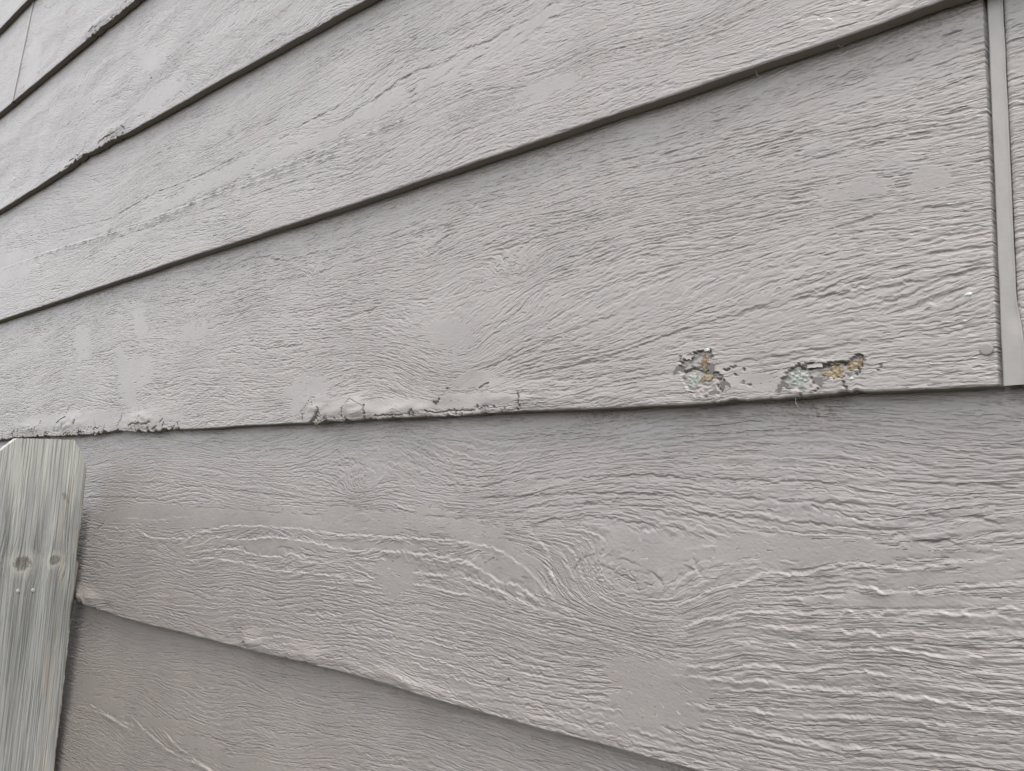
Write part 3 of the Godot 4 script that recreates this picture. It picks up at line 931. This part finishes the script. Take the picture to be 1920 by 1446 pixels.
func house_wall() -> void:
	var wall := Node3D.new()
	wall.name = "house_wall"
	tag(wall, "house wall clad in taupe-painted, wood-grained lap siding rotting along one lower edge", "wall")
	add_child(wall)
	var base := Color(0.239, 0.208, 0.190)
	var list := [
		{"k": 7, "x0": -5200.0, "x1": 1500.0, "f0": -1450.0, "f1": -230.0, "dx": 2.1, "dv": 0.75, "p1": 2.9, "a1": 0.3, "p2": 5.5, "a2": 0.55, "groove": 0.25, "calm": 0.3, "cont": 0.75, "warp": 10.0, "slope": 0.0},
		{"k": 6, "x0": -5200.0, "x1": 1500.0, "f0": -1500.0, "f1": -60.0, "dx": 1.7, "dv": 0.62, "p1": 3.2, "a1": 0.34, "p2": 5.6, "a2": 0.72, "groove": 0.3, "calm": 0.34, "cont": 0.8, "warp": 6.0, "slope": 0.0},
		{"k": 5, "x0": -5200.0, "x1": -81.6, "f0": -1850.0, "f1": -60.0, "dx": 1.7, "dv": 0.62, "p1": 2.9, "a1": 0.38, "p2": 6, "a2": 0.55, "groove": 0.75, "calm": 0.46, "cont": 0.45, "warp": 8.0, "slope": 0.0},
		{"k": 5, "cut": 2.2, "x0": -71.4, "x1": 1500.0, "f0": -66.0, "f1": -20.0, "dx": 1.7, "dv": 0.62, "p1": 2.9, "a1": 0.38, "p2": 6, "a2": 0.55, "groove": 0.75, "calm": 0.46, "cont": 0.45, "warp": 8.0, "slope": 0.0},
		{"k": 4, "x0": -5200.0, "x1": 1500.0, "f0": -2000.0, "f1": -80.0, "dx": 2.1, "dv": 0.75, "p1": 2.9, "a1": 0.34, "p2": 5.5, "a2": 0.5, "groove": 0.6, "calm": 0.5, "cont": 0.65, "warp": 6.0, "slope": 0.0},
		{"k": 3, "x0": -5200.0, "x1": 1500.0, "f0": -2100.0, "f1": -680.0, "dx": 2.5, "dv": 0.95, "p1": 3.2, "a1": 0.42, "p2": 7, "a2": 0.5, "groove": 0.7, "calm": 0.7, "cont": 0.55, "warp": 30.0, "slope": -0.02},
		{"k": 2, "x0": -2015.0, "x1": 1500.0, "f0": -2009.0, "f1": -1350.0, "dx": 2.7, "dv": 1.15, "p1": 3.4, "a1": 0.45, "p2": 8, "a2": 0.4, "groove": 0.7, "calm": 0.7, "cont": 0.55, "warp": 26.0, "slope": 0.03},
		{"k": 2, "x0": -5200.0, "x1": -2016.0, "f0": -2300.0, "f1": -2022.0, "dx": 2.7, "dv": 1.15, "p1": 3.4, "a1": 0.3, "p2": 8, "a2": 0.15, "groove": 0.7, "calm": 0.7, "cont": 0.55, "warp": 10.0, "slope": 0.0},
		{"k": 1, "x0": -5200.0, "x1": 1500.0, "f0": -2400.0, "f1": -1800.0, "dx": 2.0, "dv": 2.2, "p1": 3.6, "a1": 0.4, "p2": 14.0, "a2": 0.3, "groove": 0.6, "calm": 0.42, "cont": 0.55, "warp": 12.0, "slope": 0.0},
	]
	for k in [0, -1, 8, 9, 10, 11]:
		list.append({"k": k, "x0": -5200.0, "x1": 1500.0, "f0": -1000.0, "f1": -990.0, "dx": 10.0, "dv": 4.0, "p1": 8.0, "a1": 0.5, "p2": 22.0, "a2": 0.5, "groove": 0.2, "calm": 0.42, "cont": 0.55, "warp": 20.0, "slope": 0.0})
	for b in list:
		var tone := 1.0 + 0.03 * n2(b.k * 3.7, 1.5)
		b.color = Color(base.r * tone, base.g * tone, base.b * tone * (1.0 + 0.012 * n2(b.k * 5.1, 8.0)))
	built.clear()
	var meshes := []
	meshes.resize(list.size())
	var job := func(i: int) -> void: meshes[i] = board_mesh(list[i])
	var id := WorkerThreadPool.add_group_task(job, list.size())
	WorkerThreadPool.wait_for_group_task_completion(id)
	for i in list.size():
		var o := obj("siding_board", meshes[i], null, wall)
		if list[i].k == 5 and i == 2: tag(o, "siding board with cracked, swollen and rotted bottom edge")
	var damaged: Node3D = wall.get_child(2)
	# aluminium strips that cover the butt joints
	obj("joint_strip", strip_mesh(5, -80.6, -71.6, true), plain_paint, wall)
	obj("joint_strip", strip_mesh(2, -2021.4, -2009.6, false, 0.9), plain_paint, wall)
	# crusts in the rotted places
	var lichen := crust_material()
	for q in [["lichen_crust", -286.0, 17.6, 8.0, 6.5, 0.0, "pale green-white lichen crust in the rotted spot"], ["bare_fibre", -274.5, 19.2, 7.0, 3.6, 1.0, "tan bare fibre in the rotted spot"], ["bare_fibre", -276.5, 31.0, 4.0, 7.0, 2.0, ""], ["lichen_crust", -205.0, 13.2, 9.5, 7.5, 0.0, ""], ["lichen_crust", -199.0, 8.0, 3.6, 3.6, 0.5, ""], ["bare_fibre", -178.8, 15.8, 8.5, 6.0, 1.0, "yellow-tan bare fibre in the rotted spot"], ["bare_fibre", -167.0, 20.0, 6.0, 3.6, 1.4, ""], ["bare_fibre", -163.0, 22.5, 2.4, 3.2, 2.0, ""], ["lichen_crust", -275.0, 41.0, 2.6, 1.5, -1.0, ""], ["lichen_crust", -168.4, 11.0, 2.0, 1.3, -1.0, ""]]:
		var o := obj(q[0], crust_mesh(5, q[1], q[2], q[3], q[4], q[5]), lichen, damaged)
		if q[6]: tag(o, q[6])
	var head := obj("nail_head", disc(0.0038, 0.0003), flat_paint(), wall)
	head.position = on_board(5, -88.5, 23.8, 0.5)
	var fleck := obj("white_fleck", crust_mesh(5, -96.7, 60.1, 2.8, 1.7, -1.0), lichen, wall)
	tag(fleck, "small white fleck stuck on the board beside the joint strip")
	for q in [[-298.0, 27.0, 4.0, 3.0, 0.7, 35.0], [-291.0, 37.5, 5.0, 2.5, -0.5, -30.0], [-259.0, 12.0, 4.5, 3.5, -0.6, 40.0], [-268.0, 6.0, 5.0, 2.6, 0.2, 32.0], [-215.0, 8.0, 4.5, 3.2, 0.8, 38.0], [-192.0, 22.5, 5.5, 2.4, 0.1, -34.0], [-188.0, 10.0, 5.0, 3.4, -0.3, 30.0], [-171.0, 13.0, 3.6, 2.4, -0.8, 36.0], [-271.0, 26.0, 3.6, 2.6, -1.0, 34.0]]:
		obj("paint_flake", flake_mesh(5, q[0], q[1], q[2], q[3], q[4], q[5]), plain_paint, damaged)
	# crumbs of swollen fibre hanging out of the split edge
	for q in [[-757.0, 1.5, 4.5, 3.0], [-748.0, 4.0, 3.0, 2.0], [-706.0, 5.0, 2.0, 2.0], [-1345.0, 2.0, 3.0, 1.6], [-567.0, 17.0, 3.6, 2.2]]:
		obj("fibre_crumb", crumb_mesh(5, q[0], q[1], q[2], q[3]), lichen, damaged)
	# sheathing behind the boards
	var sheath := obj("sheathing", box_mesh(Vector3(6.7, 3.4, 0.1)), bare(Color(0.12, 0.1, 0.08)), wall)
	sheath.position = Vector3(-1.86, 1.66, -0.088)

func on_board(k: int, x: float, v: float, proud := 0.0) -> Vector3:
	return Vector3(x, course_y(k) + v, -LAP / EXPOSE * v + proud) / 1000.0 + Vector3(0, EYE, 0)

func flat_paint() -> StandardMaterial3D:
	var m := bare(Color(0.239, 0.208, 0.190), 0.5)
	m.resource_name = "taupe_paint_plain"
	return m

func crust_material() -> StandardMaterial3D:
	var m := StandardMaterial3D.new()
	m.resource_name = "crust"
	m.vertex_color_use_as_albedo = true
	m.roughness = 1.0
	m.metallic_specular = 0.2
	return m

# a thin painted metal strip over a butt joint, folded back along both edges
func strip_mesh(k: int, xa: float, xb: float, bent: bool, lift := 0.0) -> ArrayMesh:
	var prof := [[0.0, -6.0], [0.0, -0.5], [0.05, 0.15], [0.12, 0.3], [0.3, 0.3], [0.5, 0.28], [0.7, 0.3], [0.86, 0.35], [0.9, 0.75], [0.95, 0.95], [1.0, 0.7], [1.0, -1.2]]
	var v := PackedVector3Array()
	var n := PackedVector3Array()
	var c := PackedColorArray()
	var idx := PackedInt32Array()
	var np := prof.size()
	var rows := 130
	for j in rows:
		var V := (EXPOSE + 16.0) * j / (rows - 1.0) + (0.4 if j == 0 else 0.0)
		for i in np:
			var s: float = prof[i][0]
			var z: float = prof[i][1] + lift + 0.2 * n2(s * 2, V * 0.04) + 0.06 * n2(s * 6, V * 0.3)
			var X := lerpf(xa, xb, s) + 0.15 * n2(V * 0.03, i * 0.1)
			if bent:
				var low := smoothstep(58.0, 22.0, V)
				X += 3.2 * low * s
				z += low * s * 1.3 - 1.1 * s * exp(-pow((V - 42.0) / 9.0, 2)) 
			v.append(on_board(k, X, V, z))
			c.append(Color(0.239, 0.208, 0.190))
	for j in rows:
		for i in np:
			var du := v[j * np + mini(i + 1, np - 1)] - v[j * np + maxi(i - 1, 0)]
			var dv := v[mini(j + 1, rows - 1) * np + i] - v[maxi(j - 1, 0) * np + i]
			n.append(du.cross(dv).normalized())
	for j in rows - 1:
		for i in np - 1:
			var a := j * np + i
			idx.append_array([a, a + 1, a + np, a + 1, a + np + 1, a + np])
	return commit(v, n, c, idx)

# crust with a ragged outline lying in a recess of the board; how: 0 lichen, 1 tan fibre, 2 brown fibre, -1 white
func crust_mesh(k: int, cx: float, cv: float, rx: float, rv: float, how: float) -> ArrayMesh:
	var step := 0.45
	var w := int(rx * 2.6 / step) + 1
	var hgt := int(rv * 2.6 / step) + 1
	var v := PackedVector3Array()
	var n := PackedVector3Array()
	var c := PackedColorArray()
	var keep := PackedByteArray()
	var idx := PackedInt32Array()
	var z := PackedFloat32Array()
	for j in hgt:
		for i in w:
			var X := cx - rx * 1.3 + i * step
			var V := cv - rv * 1.3 + j * step
			var e := Vector2((X - cx) / rx, (V - cv) / rv).length() + 0.35 * n2(X * 0.16, V * 0.16) + 0.15 * n2(X * 0.5, V * 0.5)
			var inn := clampf((1.0 - e) * 3.0, 0, 1)
			keep.append(1 if e < 1.12 else 0)
			var lift := -2.4 if how >= 0 else -0.5
			z.append(lift + (2.0 if how >= 0 else 1.3) * inn + 0.4 * n2(X * 0.3, V * 0.35 + 3) * inn + 0.15 * n2(X * 0.8, V * 0.8) * inn)
			v.append(on_board(k, X, V, z[-1]))
			var a := n2(X * 0.3 + 5, V * 0.3)
			var b := n2(X * 0.8 + 15, V * 0.8)
			var co := Color(0.23, 0.238, 0.21).lerp(Color(0.38, 0.387, 0.355), clampf(0.45 + a, 0, 1))
			if how >= 2: co = Color(0.17, 0.12, 0.08).lerp(Color(0.28, 0.22, 0.15), clampf(0.4 + a, 0, 1))
			elif how >= 1: co = Color(0.19, 0.138, 0.088).lerp(Color(0.34, 0.275, 0.19), clampf(0.5 + a, 0, 1))
			elif how < 0: co = Color(0.50, 0.50, 0.48)
			if b > 0.45: co = co.lerp(Color(0.16, 0.14, 0.10), clampf((b - 0.45) * 3, 0, 0.6) if how >= 0 else 0.0)
			c.append(co)
	for j in hgt:
		for i in w:
			n.append(Vector3(-(z[j * w + mini(i + 1, w - 1)] - z[j * w + maxi(i - 1, 0)]) / (2 * step), -(z[mini(j + 1, hgt - 1) * w + i] - z[maxi(j - 1, 0) * w + i]) / (2 * step), 1).normalized())
	for j in hgt - 1:
		for i in w - 1:
			var a := j * w + i
			if keep[a] + keep[a + 1] + keep[a + w] + keep[a + w + 1] < 4: continue
			idx.append_array([a, a + w, a + 1, a + 1, a + w, a + w + 1])
	return commit(v, n, c, idx)

# a torn chip of paint that curls off the board
func flake_mesh(k: int, x: float, v0: float, rx: float, rv: float, turn: float, curl: float) -> ArrayMesh:
	var v := PackedVector3Array()
	var n := PackedVector3Array()
	var c := PackedColorArray()
	var idx := PackedInt32Array()
	var rings := 4
	var segs := 14
	for side in 2:
		for r in rings + 1:
			for s in segs:
				var a := TAU * s / segs
				var rad := r / float(rings) * (1.0 + 0.55 * n2(cos(a) * 1.3 + x, sin(a) * 1.3 + v0))
				var p := Vector2(cos(a) * rx, sin(a) * rv) * rad
				var lift := deg_to_rad(absf(curl)) * (p.y * signf(curl) + rv) * 0.55
				p = p.rotated(turn)
				v.append(on_board(k, x + p.x, v0 + p.y, -0.7 + lift + 0.15 * n2(p.x * 0.8, p.y * 0.8 + x) - 0.3 * side))
				var nn := Vector3(0, -deg_to_rad(curl) * 0.55, 1).normalized()
				n.append(nn if side == 0 else -nn)
				c.append(Color(0.239, 0.208, 0.190))
	for side in 2:
		for r in rings:
			for s in segs:
				var a := side * (rings + 1) * segs + r * segs + s
				var b := side * (rings + 1) * segs + r * segs + (s + 1) % segs
				idx.append_array([a, b, a + segs, b, b + segs, a + segs])
	var e := rings * segs
	var off := (rings + 1) * segs
	for s in segs:
		var a := e + s
		var b := e + (s + 1) % segs
		idx.append_array([a, b, a + off, b, b + off, a + off])
	return commit(v, n, c, idx)

func crumb_mesh(k: int, x: float, v0: float, rx: float, rv: float) -> ArrayMesh:
	var s := SphereMesh.new()
	s.radial_segments = 16
	s.rings = 10
	s.radius = 1.0
	s.height = 2.0
	var a := s.get_mesh_arrays()
	var v: PackedVector3Array = a[Mesh.ARRAY_VERTEX]
	var n: PackedVector3Array = a[Mesh.ARRAY_NORMAL]
	var c := PackedColorArray()
	for i in v.size():
		var d := v[i]
		var r := 1.0 + 0.7 * noise.get_noise_3d(d.x * 1.6 + x, d.y * 1.6, d.z * 1.6) + 0.35 * noise.get_noise_3d(d.x * 4 + x, d.y * 4, d.z * 4)
		n[i] = (n[i] + 0.7 * Vector3(noise.get_noise_3d(d.x * 3 + x, d.y * 3, 5), noise.get_noise_3d(d.x * 3 + x, d.y * 3, 9), 0)).normalized()
		v[i] = on_board(k, x + d.x * rx * r, v0 + d.y * rv * r, -0.6 + d.z * 1.8 * r)
		var t := noise.get_noise_3d(d.x * 2 + x, d.y * 2, d.z * 2)
		c.append(Color(0.34, 0.31, 0.26).lerp(Color(0.15, 0.12, 0.09), clampf(0.4 + t, 0, 1)))
	return commit(v, n, c, a[Mesh.ARRAY_INDEX])

func ground() -> void:
	var m := StandardMaterial3D.new()
	m.resource_name = "lawn"
	m.roughness = 1.0
	m.albedo_color = Color(0.040, 0.040, 0.026).linear_to_srgb()
	var p := PlaneMesh.new()
	p.size = Vector2(400, 400)
	var o := obj("ground", p, m, self)
	tag(o, "", "", "structure")

# ---------------------------------------------------------------- lint caught under the laps
func thread(called: String, label: String, pts: Array, r: float) -> void:
	var v := PackedVector3Array()
	var n := PackedVector3Array()
	var idx := PackedInt32Array()
	var mid := Vector3.ZERO
	for p in pts: mid += p / pts.size()
	var curve := Curve3D.new()
	for i in pts.size():
		var t: Vector3 = (pts[mini(i + 1, pts.size() - 1)] - pts[maxi(i - 1, 0)]) / 6.0
		curve.add_point(pts[i] - mid, -t, t)
	var line := curve.tessellate(4, 3)
	for i in line.size():
		var t := (line[mini(i + 1, line.size() - 1)] - line[maxi(i - 1, 0)]).normalized()
		var a := t.cross(Vector3(0.3, 0.1, 1)).normalized()
		var b := t.cross(a)
		for s in 6:
			var d := a * cos(TAU * s / 6) + b * sin(TAU * s / 6)
			v.append(line[i] + d * r)
			n.append(d)
	for i in line.size() - 1:
		for s in 6:
			var p := i * 6 + s
			var q := i * 6 + (s + 1) % 6
			idx.append_array([p, q, p + 6, q, q + 6, p + 6])
	var o := obj(called, commit(v, n, PackedColorArray(), idx), bare(Color(0.30, 0.285, 0.26)), self)
	o.position = mid
	tag(o, label, "thread", "", "lint under the laps")

func lint() -> void:
	var at := func(k: int, x: float, v: float, z: float) -> Vector3: return on_board(k, x, v, z)
	thread("lint_thread", "pale curled thread of lint hanging under the lap above the rotted spots", [at.call(5, -236.0, 263.0, 8.0), at.call(5, -236.5, 258.0, 7.0), at.call(5, -233.5, 255.0, 5.0), at.call(5, -231.0, 257.0, 2.0), at.call(5, -229.5, 256.0, 0.9)], 0.00022)
	thread("lint_thread", "wispy grey thread of lint under the lap nearest the joint strip", [at.call(5, -176.0, 262.5, 6.0), at.call(5, -173.0, 258.5, 5.0), at.call(5, -169.0, 261.0, 4.0), at.call(5, -165.0, 258.0, 2.0), at.call(5, -163.0, 259.0, 0.9)], 0.00022)
	thread("lint_thread", "tiny thread of lint dangling below the two rotted spots", [at.call(6, -206.0, 262.5, 11.5), at.call(6, -206.5, 259.0, 11.0), at.call(6, -205.0, 256.0, 10.0), at.call(6, -206.0, 253.5, 8.5)], 0.00022)

# ---------------------------------------------------------------- weathered dog-eared fence
const EARS := [0.0, -46.0, 3.0, -36.0, 22.7, 0.0, 105.0, -5.5, 138.0, -40.0]

func ear(s: float) -> float:
	for i in range(0, EARS.size() - 2, 2):
		if s <= EARS[i + 2]: return lerpf(EARS[i + 1], EARS[i + 3], (s - EARS[i]) / (EARS[i + 2] - EARS[i]))
	return EARS[-1]

func picket_mesh(seed_: float, knots: Array, length: float) -> ArrayMesh:
	var ss := PackedFloat32Array()
	var s := 0.0
	while s < 137.5:
		ss.append(s)
		s += 0.8
	ss.append(138.0)
	var ts := PackedFloat32Array()
	var t := 0.0
	while t < length:
		ts.append(t)
		t += 2.2 if t < 620 else 40.0
	ts.append(length)
	var ns := ss.size()
	var nt := ts.size()
	var h := PackedFloat32Array()
	h.resize(ns * nt)
	var v := PackedVector3Array()
	var n := PackedVector3Array()
	var c := PackedColorArray()
	for j in nt:
		for i in ns:
			var S := ss[i]
			var T := ts[j]
			var g := S + 3.0 * n2(T * 0.002 + seed_, S * 0.01) + 0.6 * n2(T * 0.01, seed_ + S * 0.03)
			var kn := 0.0
			for q in knots:
				var r: float = Vector2(S - q[0], (T - q[1]) * 0.9).length()
				g -= (S - q[0]) * 0.75 * exp(-r * r / (q[2] * q[2] * 4.0))
				kn = maxf(kn, 1.0 - r / q[2])
			var hh := 0.22 * n2(g * 0.3, T * 0.003 + seed_) + 0.16 * n2(g * 0.8, T * 0.006 + seed_ * 2)
			var line := n2(g * 0.6 + 9, T * 0.003 + seed_)
			if line > 0.3: hh -= (line - 0.3) * 2.2
			if kn > 0.0: hh -= 0.9 * smoothstep(0.0, 0.5, kn) * (0.6 + 0.7 * n2(S * 0.5, T * 0.5))
			var edge := minf(S, 138.0 - S)
			if edge < 4.0: hh -= (4.0 - edge) * (4.0 - edge) * 0.13 * (1.0 + 0.8 * n2(T * 0.02, 5 + seed_))
			h[j * ns + i] = hh
	for j in nt:
		for i in ns:
			var S := ss[i]
			var T := ts[j]
			var topv := -ear(S)
			var y := -(topv + T * (length - topv) / length) if T < 200 else -(topv + T * (length - topv) / length)
			var jag := 0.0
			if i == 0: jag = 0.7 * n2(T * 0.06, seed_ + 3) + 0.4 * n2(T * 0.3, seed_)
			v.append(Vector3(h[j * ns + i], y + (0.6 * n2(S * 0.4, seed_) if j == 0 else 0.0), S + jag) / 1000.0)
			var hl := h[j * ns + maxi(i - 1, 0)]
			var hr := h[j * ns + mini(i + 1, ns - 1)]
			var hu := h[maxi(j - 1, 0) * ns + i]
			var hd := h[mini(j + 1, nt - 1) * ns + i]
			n.append(Vector3(1, (hd - hu) / (ts[mini(j + 1, nt - 1)] - ts[maxi(j - 1, 0)]), -(hr - hl) / (ss[mini(i + 1, ns - 1)] - ss[maxi(i - 1, 0)])).normalized())
			# weathered wood: grey-green with pale algae film near the end grain, dark rain streaks below
			var alg := clampf(0.75 - T / 260.0 + 0.5 * n2(S * 0.03 + seed_, T * 0.006) + 0.25 * n2(S * 0.3, T * 0.01 + seed_), 0, 1)
			var st := clampf(0.5 + 0.9 * n2(S * 0.045 + 20 + seed_, T * 0.0022), 0, 1)
			var gs := S + 1.5 * n2(T * 0.004 + seed_, S * 0.02)
			for q in knots:
				var r0: float = Vector2(S - q[0], (T - q[1]) * 0.7).length()
				gs -= (S - q[0]) * 0.75 * exp(-r0 * r0 / (q[2] * q[2] * 5.0))
			var fine := 0.8 * n2(gs * 0.6, T * 0.004 + seed_ + 40) + 0.8 * n2(gs * 1.1, T * 0.007 + seed_) + 0.3 * n2(S * 0.5, T * 0.25)
			var co := Color(0.245, 0.243, 0.23).lerp(Color(0.345, 0.34, 0.32), st).lerp(Color(0.52, 0.512, 0.46), alg * 0.8)
			co *= 1.0 + 0.13 * fine + 0.07 * n2(S * 0.9 + 3, T * 0.004)
			var check := n2(S * 0.75 + 60 + seed_, T * 0.0035)
			if check > 0.42: co = co.lerp(Color(0.10, 0.095, 0.08), clampf((check - 0.42) * 5.0, 0, 0.65))
			for q in knots:
				var r: float = Vector2(S - q[0], (T - q[1]) * 1.15).length() / q[2]
				r += 0.22 * n2(S * 0.25, T * 0.25)
				if r < 1.0: co = co.lerp(Color(0.115, 0.10, 0.08).lerp(Color(0.22, 0.20, 0.17), 0.5 + 0.5 * sin(r * 16.0)), smoothstep(1.0, 0.7, r) * (0.8 + 0.3 * n2(S * 0.5, T * 0.5)))
				elif r < 2.3: co = co.lerp(Color(0.50, 0.485, 0.42), (1 - (r - 1.0) / 1.3) * 0.6 * (0.7 + 0.6 * n2(S * 0.12, T * 0.03)))
			if seed_ == 1.0:          # dark smear near the top, orange tinge on the edge
				var sm_ := Vector2((S - 27.0) * 0.8 + (T - 90.0) * 0.55, (T - 90.0) * 0.8 - (S - 27.0) * 0.55)
				var sd_ := Vector2(sm_.x / 4.0, sm_.y / 11.0).length() + 0.4 * n2(S * 0.3, T * 0.2)
				if sd_ < 1.0: co = co.lerp(Color(0.23, 0.205, 0.175), smoothstep(1.0, 0.6, sd_) * 0.75)
				if S < 32.0 and n2(S * 0.12, T * 0.008 + 7) > 0.25: co = co.lerp(Color(0.50, 0.40, 0.28), 0.22)
			if edgeof(S) < 3.0: co = co.lerp(Color(0.36, 0.34, 0.29), 0.5)
			co.a = 1.0
			c.append(co)
	var idx := PackedInt32Array()
	for j in nt - 1:
		for i in ns - 1:
			var a := j * ns + i
			idx.append_array([a, a + 1, a + ns, a + 1, a + ns + 1, a + ns])
	# rim to the back face, and the back
	var rim := []
	for i in ns: rim.append(i)
	for j in range(1, nt): rim.append(j * ns + ns - 1)
	for i in range(ns - 2, -1, -1): rim.append((nt - 1) * ns + i)
	for j in range(nt - 2, 0, -1): rim.append(j * ns)
	var b0 := v.size()
	var mid := Vector3(0, -length / 2000.0, 0.069)
	for r in rim:
		var out: Vector3 = v[r] - mid
		var nn := Vector3(0, signf(out.y), 0) if absf(out.y) > length / 2000.0 - 0.05 and v[r].z > 0.003 and v[r].z < 0.135 else Vector3(0, 0, signf(out.z))
		for d in 2:
			v.append(Vector3(v[r].x if d == 0 else -0.016, v[r].y, v[r].z))
			n.append(nn)
			c.append(c[r])
	var m := rim.size()
	for r in m:
		var a := b0 + r * 2
		var b := b0 + ((r + 1) % m) * 2
		idx.append_array([a, a + 1, b, b, a + 1, b + 1])
	var b1 := v.size()
	v.append(Vector3(-0.016, -length / 2000.0, 0.069))
	n.append(Vector3(-1, 0, 0))
	c.append(Color(0.2, 0.2, 0.17))
	for r in rim:
		v.append(Vector3(-0.016, v[r].y, v[r].z))
		n.append(Vector3(-1, 0, 0))
		c.append(Color(0.2, 0.2, 0.17))
	for r in m: idx.append_array([b1, b1 + 1 + r, b1 + 1 + (r + 1) % m])
	return commit(v, n, c, idx)

func edgeof(s: float) -> float:
	return minf(s, 138.0 - s)

func disc(r: float, high: float, dish := 0.0) -> ArrayMesh:
	var st := SurfaceTool.new()
	st.begin(Mesh.PRIMITIVE_TRIANGLES)
	var prof := [Vector2(0, high - dish), Vector2(r * 0.7, high), Vector2(r * 0.93, high * 0.8), Vector2(r, 0.0), Vector2(r, -high)]
	for i in 20:
		var a := TAU * i / 20.0
		var b := TAU * (i + 1) / 20.0
		for p in prof.size() - 1:
			var p0: Vector2 = prof[p]
			var p1: Vector2 = prof[p + 1]
			var q := [Vector3(cos(a) * p0.x, sin(a) * p0.x, p0.y), Vector3(cos(b) * p0.x, sin(b) * p0.x, p0.y), Vector3(cos(b) * p1.x, sin(b) * p1.x, p1.y), Vector3(cos(a) * p1.x, sin(a) * p1.x, p1.y)]
			for w in [0, 2, 3, 0, 1, 2] if p > 0 else [0, 2, 3]: st.add_vertex(q[w])
	st.index()
	st.generate_normals()
	return st.commit()

func fence() -> void:
	var f := Node3D.new()
	f.name = "wooden_fence"
	f.position = Vector3(-1.3194, 0, 0.009)
	tag(f, "weathered grey-green wooden fence, its dog-eared end picket standing against the house wall", "fence")
	add_child(f)
	var wood := StandardMaterial3D.new()
	wood.resource_name = "weathered_wood"
	wood.vertex_color_use_as_albedo = true
	wood.roughness = 0.85
	wood.metallic_specular = 0.3
	var length := (EYE + 0.0765 - 0.03) * 1000.0
	var near := picket_mesh(1.0, [[77.0, 186.0, 12.5], [32.5, 185.0, 8.5]], length)
	var other := picket_mesh(14.0, [[70.0, 420.0, 9.0], [30.0, 90.0, 6.0]], length)
	var zinc := bare(Color(0.5, 0.5, 0.48), 0.5)
	zinc.metallic = 0.6
	var nail := disc(0.0028, 0.0009, 0.0006)
	for i in 9:
		var p := obj("picket", near if i == 0 else other, wood, f)
		# the fence leans a little away, its foot nearer to the wall
		var up := Vector3(-0.0206 / 0.43, 1, 0.0).normalized()
		var zz := Vector3(0, 0, 1)
		p.transform = Transform3D(Basis(up.cross(zz).normalized(), up, zz).orthonormalized(), Vector3(-0.0206, EYE + 0.0765 - 0.004 * (i % 3), 0.145 * i))
		for q in [[78.5, 229.0], [58.0, 229.0]]:
			var nl := obj("nail_head", nail, zinc, p)
			nl.transform = Transform3D(Basis(Vector3.UP, PI / 2), Vector3(0.0, -q[1] / 1000.0, q[0] / 1000.0))
	for z in [0.054, 1.25]:
		var po := obj("post", box_mesh(Vector3(0.088, EYE - 0.02, 0.088), 0.004), bare(Color(0.22, 0.21, 0.18)), f)
		po.transform = Transform3D(Basis(Vector3(0, 0, 1), 0.0479), Vector3(-0.038, EYE / 2 - 0.01, z))
	var rail := box_mesh(Vector3(0.038, 0.088, 1.32), 0.003)
	for y in [EYE - 0.155, EYE - 0.85, 0.3]:
		var r := obj("rail", rail, bare(Color(0.2, 0.19, 0.165)), f)
		r.position = Vector3(-0.041 + (EYE - y) * 0.0479, y, 0.655)
